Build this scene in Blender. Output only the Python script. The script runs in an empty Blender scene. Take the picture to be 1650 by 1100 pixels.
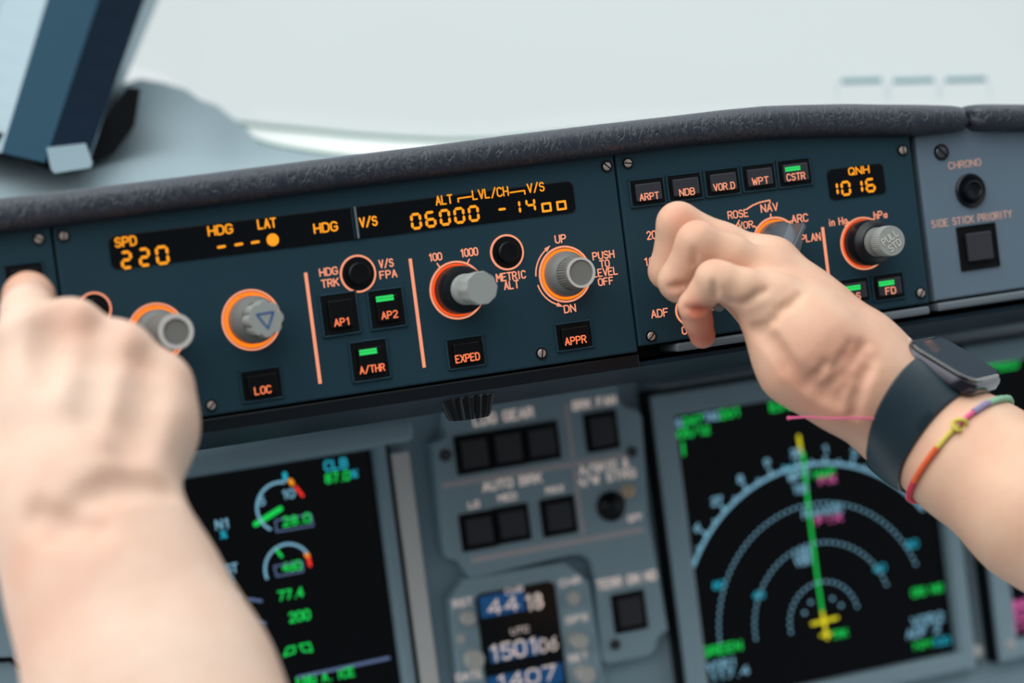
import bpy, bmesh, math, random
import numpy as np
from mathutils import Vector, Matrix
random.seed(4)
PI = math.pi
C = bpy.context.scene.collection
scene = bpy.context.scene

# ------------------------------------------------------------------ camera
F = 3896.0                                     # focal length in pixels of a 1650 x 1100 frame (85 mm on full frame)
ex = np.array([.9202, -.1334, .3681]); ex /= np.linalg.norm(ex)      # panel's right, in camera axes (x right, y down, z forward)
ed = np.array([.1278, .9910, .0396]); ed -= ex*ed.dot(ex); ed /= np.linalg.norm(ed)
en = np.cross(ex, ed)
RW = np.array([ex, en, -ed])                   # camera axes -> world (X right, Y into the panel, Z up)
CW = -RW @ np.array([0, 0, 1.03])
def cam2w(v): return Vector(RW @ np.array(v, dtype=float) + CW)
def dirw(v): return Vector(RW @ np.array(v, dtype=float))
def Cp(px, py, z): return cam2w([(px-825)/F*z, (py-550)/F*z, z])      # a point at depth z metres
def P(px, py, Y=0.0):                                                  # a point on the plane y = Y
    d = RW @ np.array([(px-825)/F, (py-550)/F, 1.0])
    t = (Y - CW[1]) / d[1]
    return Vector(CW + d*t)
cd = bpy.data.cameras.new('camera'); cam = bpy.data.objects.new('camera', cd); C.objects.link(cam)
M = Matrix.Identity(4)
for i in range(3):
    M[i][0] = RW[i][0]; M[i][1] = -RW[i][1]; M[i][2] = -RW[i][2]; M[i][3] = CW[i]
cam.matrix_world = M
cd.sensor_width = 36; cd.lens = F/1650*36; cd.clip_start = .02; cd.clip_end = 200
cd.dof.use_dof = True; cd.dof.focus_distance = 1.045; cd.dof.aperture_fstop = 4.6
scene.camera = cam

# ------------------------------------------------------------------ world and exposure
scene.view_settings.view_transform = 'Standard'; scene.view_settings.look = 'None'
scene.view_settings.exposure = 0.0; scene.view_settings.gamma = 1.0
scene.cycles.use_denoising = True
w = bpy.data.worlds.new('sky'); scene.world = w; w.use_nodes = True
nt = w.node_tree; nt.nodes.clear()
wo = nt.nodes.new('ShaderNodeOutputWorld'); bg = nt.nodes.new('ShaderNodeBackground')
tc = nt.nodes.new('ShaderNodeTexCoord')
def wdot(v):
    n = nt.nodes.new('ShaderNodeVectorMath'); n.operation = 'DOT_PRODUCT'
    nt.links.new(tc.outputs['Generated'], n.inputs[0]); n.inputs[1].default_value = Vector(v).normalized(); return n.outputs['Value']
def wramp(src, stops):
    n = nt.nodes.new('ShaderNodeValToRGB'); nt.links.new(src, n.inputs[0])
    e = n.color_ramp.elements
    for i, (p, c) in enumerate(stops):
        el = e[i] if i < 2 else e.new(p)
        el.position = p; el.color = (c[0], c[1], c[2], 1)
    return n.outputs['Color']
def wmap(src, a, b, c=0., d=1.):
    n = nt.nodes.new('ShaderNodeMapRange'); nt.links.new(src, n.inputs[0])
    for k, v in enumerate((a, b, c, d)): n.inputs[k+1].default_value = v
    return n.outputs[0]
# white haze ahead through the windscreen, a dimmer cabin behind, daylight from the side windows high on the left
ahead = wramp(wmap(wdot((0, 1, .15)), -1, 1), [(0, (.12, .137, .15)), (.40, (.165, .19, .205)), (.56, (.70, .76, .78)), (.80, (.745, .80, .815)), (1, (.765, .82, .835))])
side = wramp(wmap(wdot((-.50, -.30, .81)), -1, 1), [(0, (0, 0, 0)), (.78, (0, 0, 0)), (.91, (1.8, 1.8, 1.76)), (1, (3.0, 3.0, 2.92))])
side2 = wramp(wmap(wdot((.75, -.25, .60)), -1, 1), [(0, (0, 0, 0)), (.80, (0, 0, 0)), (.95, (.5, .52, .52)), (1, (.7, .72, .72))])
def wadd(a, b):
    n = nt.nodes.new('ShaderNodeMix'); n.data_type = 'RGBA'; n.blend_type = 'ADD'; n.inputs[0].default_value = 1
    nt.links.new(a, n.inputs[6]); nt.links.new(b, n.inputs[7]); return n.outputs[2]
nt.links.new(wadd(wadd(ahead, side), side2), bg.inputs[0]); bg.inputs[1].default_value = 1.0
nt.links.new(bg.outputs[0], wo.inputs[0])

# ------------------------------------------------------------------ materials
def lin(r, g, b):
    f = lambda c: (c/255/12.92) if c/255 <= .04045 else ((c/255+.055)/1.055)**2.4
    return (f(r), f(g), f(b), 1)
def mat(name, rgb, rough=.5, metal=0., spec=.5, emit=None, es=1., bump=None, coat=0., var=None):
    m = bpy.data.materials.new(name); m.use_nodes = True
    t = m.node_tree; b = t.nodes['Principled BSDF']
    b.inputs['Base Color'].default_value = lin(*rgb); b.inputs['Roughness'].default_value = rough
    b.inputs['Metallic'].default_value = metal; b.inputs['Specular IOR Level'].default_value = spec
    b.inputs['Coat Weight'].default_value = coat
    if emit: b.inputs['Emission Color'].default_value = lin(*emit); b.inputs['Emission Strength'].default_value = es
    co = t.nodes.new('ShaderNodeTexCoord')
    if bump:                                      # (scale, strength, detail)
        n = t.nodes.new('ShaderNodeTexNoise'); n.inputs['Scale'].default_value = bump[0]; n.inputs['Detail'].default_value = bump[2]
        t.links.new(co.outputs['Object'], n.inputs['Vector'])
        u = t.nodes.new('ShaderNodeBump'); u.inputs['Strength'].default_value = bump[1]; u.inputs['Distance'].default_value = .0008
        t.links.new(n.outputs['Fac'], u.inputs['Height']); t.links.new(u.outputs[0], b.inputs['Normal'])
    if var:                                       # (scale, amount): faint tonal variation of the paint
        n = t.nodes.new('ShaderNodeTexNoise'); n.inputs['Scale'].default_value = var[0]; n.inputs['Detail'].default_value = 4
        t.links.new(co.outputs['Object'], n.inputs['Vector'])
        r = t.nodes.new('ShaderNodeMapRange'); r.inputs[3].default_value = 1-var[1]; r.inputs[4].default_value = 1+var[1]
        t.links.new(n.outputs['Fac'], r.inputs[0])
        x = t.nodes.new('ShaderNodeVectorMath'); x.operation = 'SCALE'; x.inputs[0].default_value = lin(*rgb)[:3]
        t.links.new(r.outputs[0], x.inputs['Scale']); t.links.new(x.outputs[0], b.inputs['Base Color'])
    return m
MT = dict(
    panel=mat('panel_teal_paint', (34, 63, 76), .45, spec=.22, bump=(2500, .12, 2), var=(9, .10)),
    panel_blue=mat('panel_blue_grey_paint', (106, 126, 143), .45, spec=.3, bump=(2500, .12, 2), var=(12, .06)),
    main=mat('main_panel_grey_paint', (160, 187, 200), .5, spec=.35, bump=(1500, .15, 2), var=(10, .08)),
    main_light=mat('pale_grey_trim_paint', (236, 236, 234), .5, bump=(900, .3, 3), var=(60, .06)),
    black=mat('black_plastic', (10, 17, 24), .32, spec=.4),
    housing=mat('dark_housing_plastic', (18, 40, 54), .5, spec=.25, var=(20, .15)),
    bar=mat('grey_support_strip', (110, 122, 130), .4),
    cap=mat('dark_button_cap', (52, 54, 62), .38, spec=.5, bump=(4000, .1, 2)),
    capblack=mat('black_button_cap', (7, 9, 13), .35, spec=.25, bump=(4000, .1, 2)),
    well=mat('button_well', (6, 9, 13), .5, spec=.2),
    glass=mat('display_glass', (6, 9, 14), .12, spec=.35),
    screen=mat('crt_screen_glass', (4, 5, 12), .10, spec=.35),
    amber=mat('amber_digits', (60, 30, 0), .6, emit=(255, 158, 18), es=1.05),
    peach=mat('backlit_legend', (120, 74, 60), .6, emit=(252, 158, 122), es=.85),
    peach2=mat('backlit_button_legend', (120, 60, 40), .6, emit=(255, 128, 80), es=.95),
    glow=mat('orange_glow_ring', (90, 40, 5), .5, emit=(255, 122, 10), es=1.25),
    redglow=mat('red_orange_glow_ring', (90, 20, 5), .5, emit=(255, 84, 22), es=1.0),
    green=mat('green_light', (10, 60, 25), .5, emit=(38, 214, 98), es=1.0),
    sgreen=mat('screen_green', (5, 30, 10), .5, emit=(20, 205, 82), es=1.0),
    scyan=mat('screen_pale_blue', (10, 20, 30), .5, emit=(120, 172, 196), es=.95),
    steal=mat('screen_cyan', (5, 20, 30), .5, emit=(35, 165, 190), es=.95),
    sgrey=mat('screen_slate', (10, 10, 20), .5, emit=(92, 112, 150), es=.8),
    smag=mat('screen_magenta', (30, 5, 20), .5, emit=(226, 105, 176), es=.9),
    syel=mat('screen_yellow', (40, 40, 0), .5, emit=(226, 214, 30), es=1.0),
    samb=mat('screen_amber', (40, 20, 0), .5, emit=(250, 150, 30), es=1.0),
    sred=mat('screen_red', (40, 5, 0), .5, emit=(250, 52, 40), es=1.0),
    sbluew=mat('clock_blue_window', (10, 40, 70), .3, emit=(12, 66, 112), es=.8),
    knob=mat('grey_knob_plastic', (122, 124, 122), .45, spec=.35),
    knobcap=mat('pale_knob_cap', (158, 164, 162), .42, spec=.4),
    rim=mat('light_knob_rim', (205, 205, 203), .4),
    metal=mat('polished_knob_metal', (150, 156, 162), .3, metal=.85),
    screw=mat('screw_head_metal', (205, 190, 180), .35, metal=.55),
    screwd=mat('dark_screw_metal', (92, 96, 104), .3, metal=.6),
    printed=mat('printed_pale_legend', (240, 228, 222), .6, emit=(215, 195, 186), es=.40),
    pinkrule=mat('printed_pink_grey_rule', (212, 206, 209), .6),
    chronotext=mat('pale_orange_printed_legend', (205, 172, 158), .6, emit=(190, 130, 110), es=.25),
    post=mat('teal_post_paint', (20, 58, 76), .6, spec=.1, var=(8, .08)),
    postlight=mat('lit_facet_and_bracket_blue', (150, 172, 182), .5, var=(8, .05)),  # daylight on the post's outer facets put into the colour; also the bracket
    postshade=mat('shaded_teal_post', (3, 24, 42), .6, spec=.06),  # the teal post again, with the shade of its cheek in the colour
    cowl=mat('grey_dashboard_vinyl', (140, 158, 166), .75, spec=.2, bump=(900, .4, 3), var=(7, .08)),
    blue=mat('blue_printed_triangle', (10, 84, 150), .6),
    cream=mat('cream_toggle_tip', (214, 190, 158), .4),
    white=mat('white_knob_plastic', (212, 212, 206), .4),
    sill=mat('white_nose_paint', (236, 240, 238), .5),
    greenline=mat('green_tinted_pane_edge', (112, 150, 140), .4),
    strap=mat('dark_slate_rubber_strap', (26, 46, 56), .42, spec=.5),
    wcase=mat('dark_polished_case', (74, 73, 80), .13, metal=.9),
    wglass=mat('watch_glass', (10, 12, 18), .05, spec=.8, coat=.6),
    tg=mat('mint_thread', (150, 205, 170), .8, bump=(4000, .8, 2)), ty=mat('yellow_thread', (232, 214, 96), .8, bump=(4000, .8, 2)),
    to=mat('orange_thread', (250, 110, 60), .8, bump=(4000, .8, 2)), tr=mat('red_pink_thread', (240, 60, 90), .8, bump=(4000, .8, 2)),
    tp=mat('pink_thread', (222, 96, 142), .8), tl=mat('lilac_thread', (160, 150, 190), .8, bump=(4000, .8, 2)),
)
# leather: fine grain plus longer folds
def leather():
    m = mat('creased_dark_leather', (40, 49, 63), .36, spec=.7); t = m.node_tree; b = t.nodes['Principled BSDF']
    co = t.nodes.new('ShaderNodeTexCoord'); mp = t.nodes.new('ShaderNodeMapping'); mp.inputs['Scale'].default_value = (2.2, 1, .8)
    mp.inputs['Rotation'].default_value = (0, .25, 0)
    t.links.new(co.outputs['Object'], mp.inputs[0])
    n0 = t.nodes.new('ShaderNodeTexNoise'); n0.inputs['Scale'].default_value = 92; n0.inputs['Detail'].default_value = 4; n0.inputs['Distortion'].default_value = 1.6
    t.links.new(mp.outputs[0], n0.inputs['Vector'])
    sb = t.nodes.new('ShaderNodeMath'); sb.operation = 'SUBTRACT'; sb.inputs[1].default_value = .5; t.links.new(n0.outputs['Fac'], sb.inputs[0])
    ab = t.nodes.new('ShaderNodeMath'); ab.operation = 'ABSOLUTE'; t.links.new(sb.outputs[0], ab.inputs[0])
    r = t.nodes.new('ShaderNodeMapRange'); r.inputs[2].default_value = .07; t.links.new(ab.outputs[0], r.inputs[0])
    n = t.nodes.new('ShaderNodeTexNoise'); n.inputs['Scale'].default_value = 420; n.inputs['Detail'].default_value = 6; n.inputs['Distortion'].default_value = .8
    t.links.new(mp.outputs[0], n.inputs['Vector'])
    u1 = t.nodes.new('ShaderNodeBump'); u1.inputs['Strength'].default_value = .5; u1.inputs['Distance'].default_value = .0010
    u2 = t.nodes.new('ShaderNodeBump'); u2.inputs['Strength'].default_value = .5; u2.inputs['Distance'].default_value = .0006
    t.links.new(r.outputs[0], u1.inputs['Height']); t.links.new(n.outputs['Fac'], u2.inputs['Height'])
    t.links.new(u1.outputs[0], u2.inputs['Normal']); t.links.new(u2.outputs[0], b.inputs['Normal'])
    return m
MT['leather'] = leather()
def skin(name, rgb, flush):
    m = mat(name, rgb, .46, spec=.35); t = m.node_tree; b = t.nodes['Principled BSDF']
    co = t.nodes.new('ShaderNodeTexCoord')
    at = t.nodes.new('ShaderNodeAttribute'); at.attribute_name = 'flush'
    n = t.nodes.new('ShaderNodeTexNoise'); n.inputs['Scale'].default_value = 45; n.inputs['Detail'].default_value = 4
    t.links.new(co.outputs['Object'], n.inputs['Vector'])
    r = t.nodes.new('ShaderNodeMapRange'); r.inputs[1].default_value = .35; r.inputs[2].default_value = .75; r.inputs[4].default_value = .30
    t.links.new(n.outputs['Fac'], r.inputs[0])
    a = t.nodes.new('ShaderNodeMath'); a.operation = 'ADD'; a.use_clamp = True
    t.links.new(at.outputs['Fac'], a.inputs[0]); t.links.new(r.outputs[0], a.inputs[1])
    x = t.nodes.new('ShaderNodeMix'); x.data_type = 'RGBA'; t.links.new(a.outputs[0], x.inputs[0])
    x.inputs[6].default_value = lin(*rgb); x.inputs[7].default_value = lin(*flush)
    t.links.new(x.outputs[2], b.inputs['Base Color'])
    b.inputs['Subsurface Weight'].default_value = .12; b.inputs['Subsurface Radius'].default_value = (1, .35, .2); b.inputs['Subsurface Scale'].default_value = .004
    n2 = t.nodes.new('ShaderNodeTexNoise'); n2.inputs['Scale'].default_value = 900; n2.inputs['Detail'].default_value = 3
    n3 = t.nodes.new('ShaderNodeTexNoise'); n3.inputs['Scale'].default_value = 160; n3.inputs['Detail'].default_value = 5
    for q in (n2, n3): t.links.new(co.outputs['Object'], q.inputs['Vector'])
    u = t.nodes.new('ShaderNodeBump'); u.inputs['Strength'].default_value = .18; u.inputs['Distance'].default_value = .0005
    u3 = t.nodes.new('ShaderNodeBump'); u3.inputs['Strength'].default_value = .25; u3.inputs['Distance'].default_value = .0012
    t.links.new(n2.outputs['Fac'], u.inputs['Height']); t.links.new(n3.outputs['Fac'], u3.inputs['Height'])
    t.links.new(u3.outputs[0], u.inputs['Normal']); t.links.new(u.outputs[0], b.inputs['Normal'])
    return m

# ------------------------------------------------------------------ mesh helpers
class MB:
    def __init__(s): s.v = []; s.f = []; s.m = []; s.mi = 0; s.words = []
    def add(s, vs, fs):
        o = len(s.v); s.v += [tuple(v) for v in vs]; s.f += [tuple(i+o for i in f) for f in fs]; s.m += [s.mi]*len(fs)
    def box(s, x0, x1, y0, y1, z0, z1, bev=0., seg=2):
        bm = bmesh.new(); bmesh.ops.create_cube(bm, size=1)
        for v in bm.verts: v.co = ((x0+x1)/2+v.co.x*(x1-x0), (y0+y1)/2+v.co.y*(y1-y0), (z0+z1)/2+v.co.z*(z1-z0))
        if bev: bmesh.ops.bevel(bm, geom=bm.edges[:], offset=bev, segments=seg, profile=.5, affect='EDGES', clamp_overlap=True)
        s.bm(bm)
    def bm(s, bm, mx=None):
        if mx is not None: bm.transform(mx)
        bm.verts.ensure_lookup_table(); bm.verts.index_update()
        s.add([v.co[:] for v in bm.verts], [[v.index for v in f.verts] for f in bm.faces]); bm.free()
    def prism(s, poly, y0, y1, bev=0.):          # poly of (x, z), y0 is the front face (towards the viewer)
        a = sum(poly[i][0]*poly[(i+1) % len(poly)][1]-poly[(i+1) % len(poly)][0]*poly[i][1] for i in range(len(poly)))
        if a < 0: poly = poly[::-1]
        bm = bmesh.new(); vs = [bm.verts.new((x, y0, z)) for x, z in poly]
        f = bm.faces.new(vs); r = bmesh.ops.extrude_face_region(bm, geom=[f])
        for e in r['geom']:
            if isinstance(e, bmesh.types.BMVert): e.co.y = y1
        bmesh.ops.recalc_face_normals(bm, faces=bm.faces[:])
        if bev:
            es = [e for e in bm.edges if abs(e.verts[0].co.y-y0) < 1e-7 and abs(e.verts[1].co.y-y0) < 1e-7]
            bmesh.ops.bevel(bm, geom=es, offset=bev, segments=2, profile=.5, affect='EDGES', clamp_overlap=True)
        s.bm(bm)
    def lathe(s, c, prof, seg=48, axis=(0, -1, 0), mod=None):   # prof of (radius, distance along the axis)
        ax = Vector(axis).normalized(); q = ax.to_track_quat('Z', 'Y').to_matrix(); c = Vector(c)
        vs = []; fs = []
        for i, (r, h) in enumerate(prof):
            for k in range(seg):
                a = 2*PI*k/seg; rr = r*(mod(a, i) if mod else 1)
                vs.append(c+q @ Vector((rr*math.cos(a), rr*math.sin(a), h)))
        for i in range(len(prof)-1):
            for k in range(seg):
                k2 = (k+1) % seg; fs.append((i*seg+k, i*seg+k2, (i+1)*seg+k2, (i+1)*seg+k))
        fs.append(tuple(range(seg))[::-1]); fs.append(tuple((len(prof)-1)*seg+k for k in range(seg)))
        s.add(vs, fs)
    def annulus(s, x, z, r0, r1, y0, y1, seg=64):  # y0 front
        vs = []; fs = []
        for k in range(seg):
            a = 2*PI*k/seg; ca, sa = math.cos(a), math.sin(a)
            vs += [(x+r0*ca, y0, z+r0*sa), (x+r1*ca, y0, z+r1*sa), (x+r1*ca, y1, z+r1*sa), (x+r0*ca, y1, z+r0*sa)]
        for k in range(seg):
            b = 4*k; d = 4*((k+1) % seg)
            for i in range(4): j = (i+1) % 4; fs.append((b+i, b+j, d+j, d+i))
        s.add(vs, fs)
    def tube(s, pts, r, seg=10, flat=1.0, up=None, cap=True):
        pts = [Vector(p) for p in pts]; n = len(pts); rs = r if isinstance(r, (list, tuple)) else [r]*n
        vs = []; fs = []; u = None
        for i, p in enumerate(pts):
            t = (pts[min(i+1, n-1)]-pts[max(i-1, 0)]).normalized()
            if u is None: u = Vector(up) if up else (Vector((0, 0, 1)) if abs(t.z) < .9 else Vector((1, 0, 0)))
            u = (u-t*u.dot(t)).normalized(); b = t.cross(u)
            for k in range(seg):
                a = 2*PI*k/seg; vs.append(p+(u*math.cos(a)+b*math.sin(a)*flat)*rs[i])
        for i in range(n-1):
            for k in range(seg):
                k2 = (k+1) % seg; fs.append((i*seg+k, i*seg+k2, (i+1)*seg+k2, (i+1)*seg+k))
        if cap: fs.append(tuple(range(seg))[::-1]); fs.append(tuple((n-1)*seg+k for k in range(seg)))
        s.add(vs, fs)
    def stroke(s, pts, t, y0, dy=.00012):           # a flat rounded pen line on the plane y, pts of (x, z)
        for (a, b) in zip(pts[:-1], pts[1:]):
            s.kk = (getattr(s, 'kk', 0)+1) % 9; y = y0-s.kk*.000005
            dx, dz = b[0]-a[0], b[1]-a[1]; L = math.hypot(dx, dz) or 1e-9; an = math.atan2(dz, dx); pl = []
            for c0, st in ((b, an-PI/2), (a, an+PI/2)):
                for k in range(6): q = st+PI*k/5; pl.append((c0[0]+t/2*math.cos(q), y, c0[1]+t/2*math.sin(q)))
            n = len(pl); bk = [(p[0], y+dy, p[2]) for p in pl]
            s.add(pl+bk, [tuple(range(n))]+[(i, i+n, (i+1) % n+n, (i+1) % n) for i in range(n)])
    def grid(s, rows, close=False):
        n = len(rows[0]); vs = [p for r in rows for p in r]; fs = []
        for i in range(len(rows)-1):
            for j in range(n if close else n-1):
                j2 = (j+1) % n; fs.append((i*n+j, i*n+j2, (i+1)*n+j2, (i+1)*n+j))
        s.add(vs, fs)
    def build(s, name, mats, parent=None, smooth=False, recalc=True, angle=35):
        for w_, nm in s.words: w_.build(nm, mats, parent)
        if not s.f: return None
        me = bpy.data.meshes.new(name); me.from_pydata(s.v, [], s.f); me.update()
        if not isinstance(mats, (list, tuple)): mats = [mats]
        for m in mats: me.materials.append(m)
        if len(mats) > 1: me.polygons.foreach_set('material_index', s.m)
        if recalc:
            bm = bmesh.new(); bm.from_mesh(me); bmesh.ops.recalc_face_normals(bm, faces=bm.faces[:]); bm.to_mesh(me); bm.free()
        if smooth: me.polygons.foreach_set('use_smooth', [True]*len(me.polygons))
        if smooth and angle: me.set_sharp_from_angle(angle=math.radians(angle))
        o = bpy.data.objects.new(name, me); C.objects.link(o)
        if parent is not None: adopt(o, parent)
        return o
def adopt(o, parent):
    o.parent = parent; o.matrix_parent_inverse = Matrix.Translation(-worldloc(parent))
def worldloc(o):
    return o.location.copy() if o.parent is None else Vector((0, 0, 0))
def thing(name, label, cat, loc, group=None, kind=None):
    o = bpy.data.objects.new(name, None); C.objects.link(o); o.location = loc; o.empty_display_size = .02
    return tag(o, label, cat, group, kind)
def tag(o, label, cat, group=None, kind=None):
    o['label'] = label; o['category'] = cat
    if group: o['group'] = group
    if kind: o['kind'] = kind
    return o
def rectpx(q, Y):                                # four corners TL TR BR BL in the photo -> x0, x1, z0, z1 on plane Y
    p = [P(a, b, Y) for a, b in q]
    return ((p[0].x+p[3].x)/2, (p[1].x+p[2].x)/2, (p[2].z+p[3].z)/2, (p[0].z+p[1].z)/2)
def rrect(x0, x1, z0, z1, r, n=5):
    pl = []
    for cx, cz, a0 in ((x1-r, z1-r, 0), (x0+r, z1-r, PI/2), (x0+r, z0+r, PI), (x1-r, z0+r, 3*PI/2)):
        for k in range(n+1): a = a0+PI/2*k/n; pl.append((cx+r*math.cos(a), cz+r*math.sin(a)))
    return pl

# ------------------------------------------------------------------ pen lettering, drawn on a 4 x 6 cell
def arc(cx, cy, rx, ry, a0, a1, n=8): return [(cx+rx*math.cos(math.radians(a0+(a1-a0)*k/n)), cy+ry*math.sin(math.radians(a0+(a1-a0)*k/n))) for k in range(n+1)]
O_ = [(0, 1.6)]+arc(2, 1.6, 2, 1.6, 180, 360)+[(4, 4.4)]+arc(2, 4.4, 2, 1.6, 0, 180)+[(0, 1.6)]
G = {
 'A': [[(0, 0), (2, 6), (4, 0)], [(.75, 2), (3.25, 2)]],
 'B': [[(0, 0), (0, 6), (2.4, 6)]+arc(2.4, 4.6, 1.4, 1.4, 90, -90)+[(0, 3.2)], [(2.4, 3.2)]+arc(2.5, 1.6, 1.5, 1.6, 90, -90)+[(0, 0)]],
 'C': [arc(2, 4.4, 2, 1.6, 20, 180)+arc(2, 1.6, 2, 1.6, 180, 340)],
 'D': [[(0, 0), (0, 6), (1.8, 6)]+arc(1.8, 4, 2.2, 2, 90, 0)+arc(1.8, 2, 2.2, 2, 0, -90)+[(0, 0)]],
 'E': [[(3.6, 0), (0, 0), (0, 6), (3.6, 6)], [(0, 3.1), (3, 3.1)]],
 'F': [[(0, 0), (0, 6), (3.6, 6)], [(0, 3.1), (3, 3.1)]],
 'G': [arc(2, 4.4, 2, 1.6, 20, 180)+arc(2, 1.6, 2, 1.6, 180, 360)+[(4, 2.8), (2.3, 2.8)]],
 'H': [[(0, 0), (0, 6)], [(4, 0), (4, 6)], [(0, 3), (4, 3)]],
 'I': [[(2, 0), (2, 6)]],
 'J': [[(3.4, 6), (3.4, 1.6)]+arc(1.9, 1.6, 1.5, 1.6, 0, -170)],
 'K': [[(0, 0), (0, 6)], [(3.8, 6), (0, 2.4)], [(1.5, 3.6), (4, 0)]],
 'L': [[(0, 6), (0, 0), (3.5, 0)]],
 'M': [[(0, 0), (0, 6), (2.2, 2.4), (4.4, 6), (4.4, 0)]],
 'N': [[(0, 0), (0, 6), (4, 0), (4, 6)]],
 'O': [O_], 'Q': [O_, [(2.4, 1.6), (4.1, -.2)]],
 'P': [[(0, 0), (0, 6), (2.3, 6)]+arc(2.3, 4.4, 1.6, 1.6, 90, -90)+[(0, 2.8)]],
 'R': [[(0, 0), (0, 6), (2.3, 6)]+arc(2.3, 4.5, 1.6, 1.5, 90, -90)+[(0, 3)], [(2.1, 3), (4, 0)]],
 'S': [arc(2, 4.5, 1.8, 1.5, 25, 180, 6)+arc(2, 4.5, 1.8, 1.5, 180, 260, 3)+arc(2, 1.6, 1.9, 1.6, 80, 0, 4)+arc(2, 1.6, 1.9, 1.6, 0, -155, 6)],
 'T': [[(0, 6), (4, 6)], [(2, 6), (2, 0)]],
 'U': [[(0, 6), (0, 1.8)]+arc(2, 1.8, 2, 1.8, 180, 360)+[(4, 6)]],
 'V': [[(0, 6), (2, 0), (4, 6)]],
 'W': [[(0, 6), (1.2, 0), (2.4, 4.6), (3.6, 0), (4.8, 6)]],
 'X': [[(0, 0), (4, 6)], [(0, 6), (4, 0)]],
 'Y': [[(0, 6), (2, 3), (4, 6)], [(2, 3), (2, 0)]],
 'Z': [[(0, 6), (4, 6), (0, 0), (4, 0)]],
 '0': [O_], '1': [[(.8, 4.8), (2.2, 6), (2.2, 0)]],
 '2': [arc(2, 4.4, 1.9, 1.6, 165, -20, 8)+[(0, 0), (4, 0)]],
 '3': [arc(1.9, 4.6, 1.7, 1.4, 150, -80, 7)+arc(1.9, 1.6, 1.9, 1.6, 80, -155, 8)],
 '4': [[(3, 0), (3, 6), (0, 1.8), (4, 1.8)]],
 '5': [[(3.7, 6), (.5, 6), (.3, 3.3)]+arc(2, 1.9, 2, 1.9, 120, -150, 9)],
 '6': [[(3.3, 6), (.4, 2.8)]+arc(2, 1.9, 1.9, 1.9, 155, -205, 12)],
 '7': [[(0, 6), (4, 6), (1.4, 0)]],
 '8': [arc(2, 4.5, 1.6, 1.4, 0, 360, 10), arc(2, 1.6, 1.9, 1.6, 0, 360, 10)],
 '9': [arc(2, 4.1, 1.9, 1.9, -25, 335, 12), [(3.7, 3.3), (1, 0)]],
 '/': [[(.2, -.4), (3.8, 6.4)]], '.': [[(1, 0), (1.15, 0)]], '-': [[(.6, 3), (3.4, 3)]], ':': [[(1, 1.4), (1.1, 1.4)], [(1, 4.4), (1.1, 4.4)]],
 '&': [[(4, 0), (1, 4.4)]+arc(1.9, 4.9, .95, 1.1, 180, 0, 6)+[(.6, 2.3)]+arc(1.6, 1.4, 1.5, 1.4, 150, 330, 6)+[(3.7, 2.4)]],
 '%': [[(0, 0), (4, 6)], arc(1, 5, .8, 1, 0, 360, 8), arc(3, 1, .8, 1, 0, 360, 8)], 'deg': [arc(1, 5, .9, .9, 0, 360, 8)],
 'i': [[(1, 0), (1, 3.8)], [(1, 5.4), (1, 5.5)]], 'n': [[(.4, 0), (.4, 3.9)], [(.4, 2.6)]+arc(1.8, 2.6, 1.4, 1.3, 170, 0, 6)+[(3.2, 0)]],
 'g': [arc(1.8, 2.1, 1.5, 1.8, 0, 360, 12), [(3.3, 3.9), (3.3, -.5)]+arc(1.9, -.5, 1.4, 1.3, 0, -150, 6)],
 'h': [[(.4, 0), (.4, 6)], [(.4, 2.6)]+arc(1.8, 2.6, 1.4, 1.3, 170, 0, 6)+[(3.2, 0)]],
 'a': [arc(1.8, 1.6, 1.5, 1.6, 0, 360, 12), [(3.3, 3.5), (3.3, 0)]],
}
WD = {'I': 2.4, 'M': 4.4, 'W': 4.8, '.': 1.6, ':': 1.6, 'i': 1.6, '1': 3.0, 'n': 3.4, 'h': 3.4, ' ': 2.6, '/': 4}
def glyphs(text):
    xs = 0; out = []
    for ch in text:
        wd = WD.get(ch, 4.0)
        if ch != ' ':
            off = -1.0 if ch == 'I' else (-.2 if ch == '.' else 0)
            for st in G[ch]: out.append([(x+xs+(off if ch == 'I' else 0)+(.2 if ch == 'I' else 0), y) for x, y in st])
        xs += wd+1.5
    return out, xs-1.5
def text_into(mb, text, x0, x1, z, h, y, t=.17, rot=0.):
    gl, tot = glyphs(text); sx = (x1-x0)/tot; sz = h/6
    cx, cz = (x0+x1)/2, z+h/2
    for st in gl:
        pl = [(x0+px*sx, z+pz*sz) for px, pz in st]
        if rot:
            c, s_ = math.cos(rot), math.sin(rot); pl = [(cx+(a-cx)*c-(b-cz)*s_, cz+(a-cx)*s_+(b-cz)*c) for a, b in pl]
        mb.stroke(pl, h*t, y)
def wordpx(mb, *a): m = MB(); textpx(m, *a); mb.words.append((m, 'display_text'))
def textpx(mb, text, a, b, hpx, Y, surf, t=.17):   # a, b: the two ends of the baseline in the photo
    p, q = P(a[0], a[1], Y), P(b[0], b[1], Y)
    s = (P(a[0], a[1]-100, Y)-P(a[0], a[1], Y)).z/100
    text_into(mb, text, p.x, q.x, (p.z+q.z)/2, hpx*s, surf, t)
SEG = {'0': 'abcdef', '1': 'bc', '2': 'abged', '4': 'fgbc', '6': 'acdefg', 'o': 'cdeg', '-': 'g', '5': 'acdfg', '3': 'abcdg', '8': 'abcdefg', '7': 'abc', 'E': 'adefg'}
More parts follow.
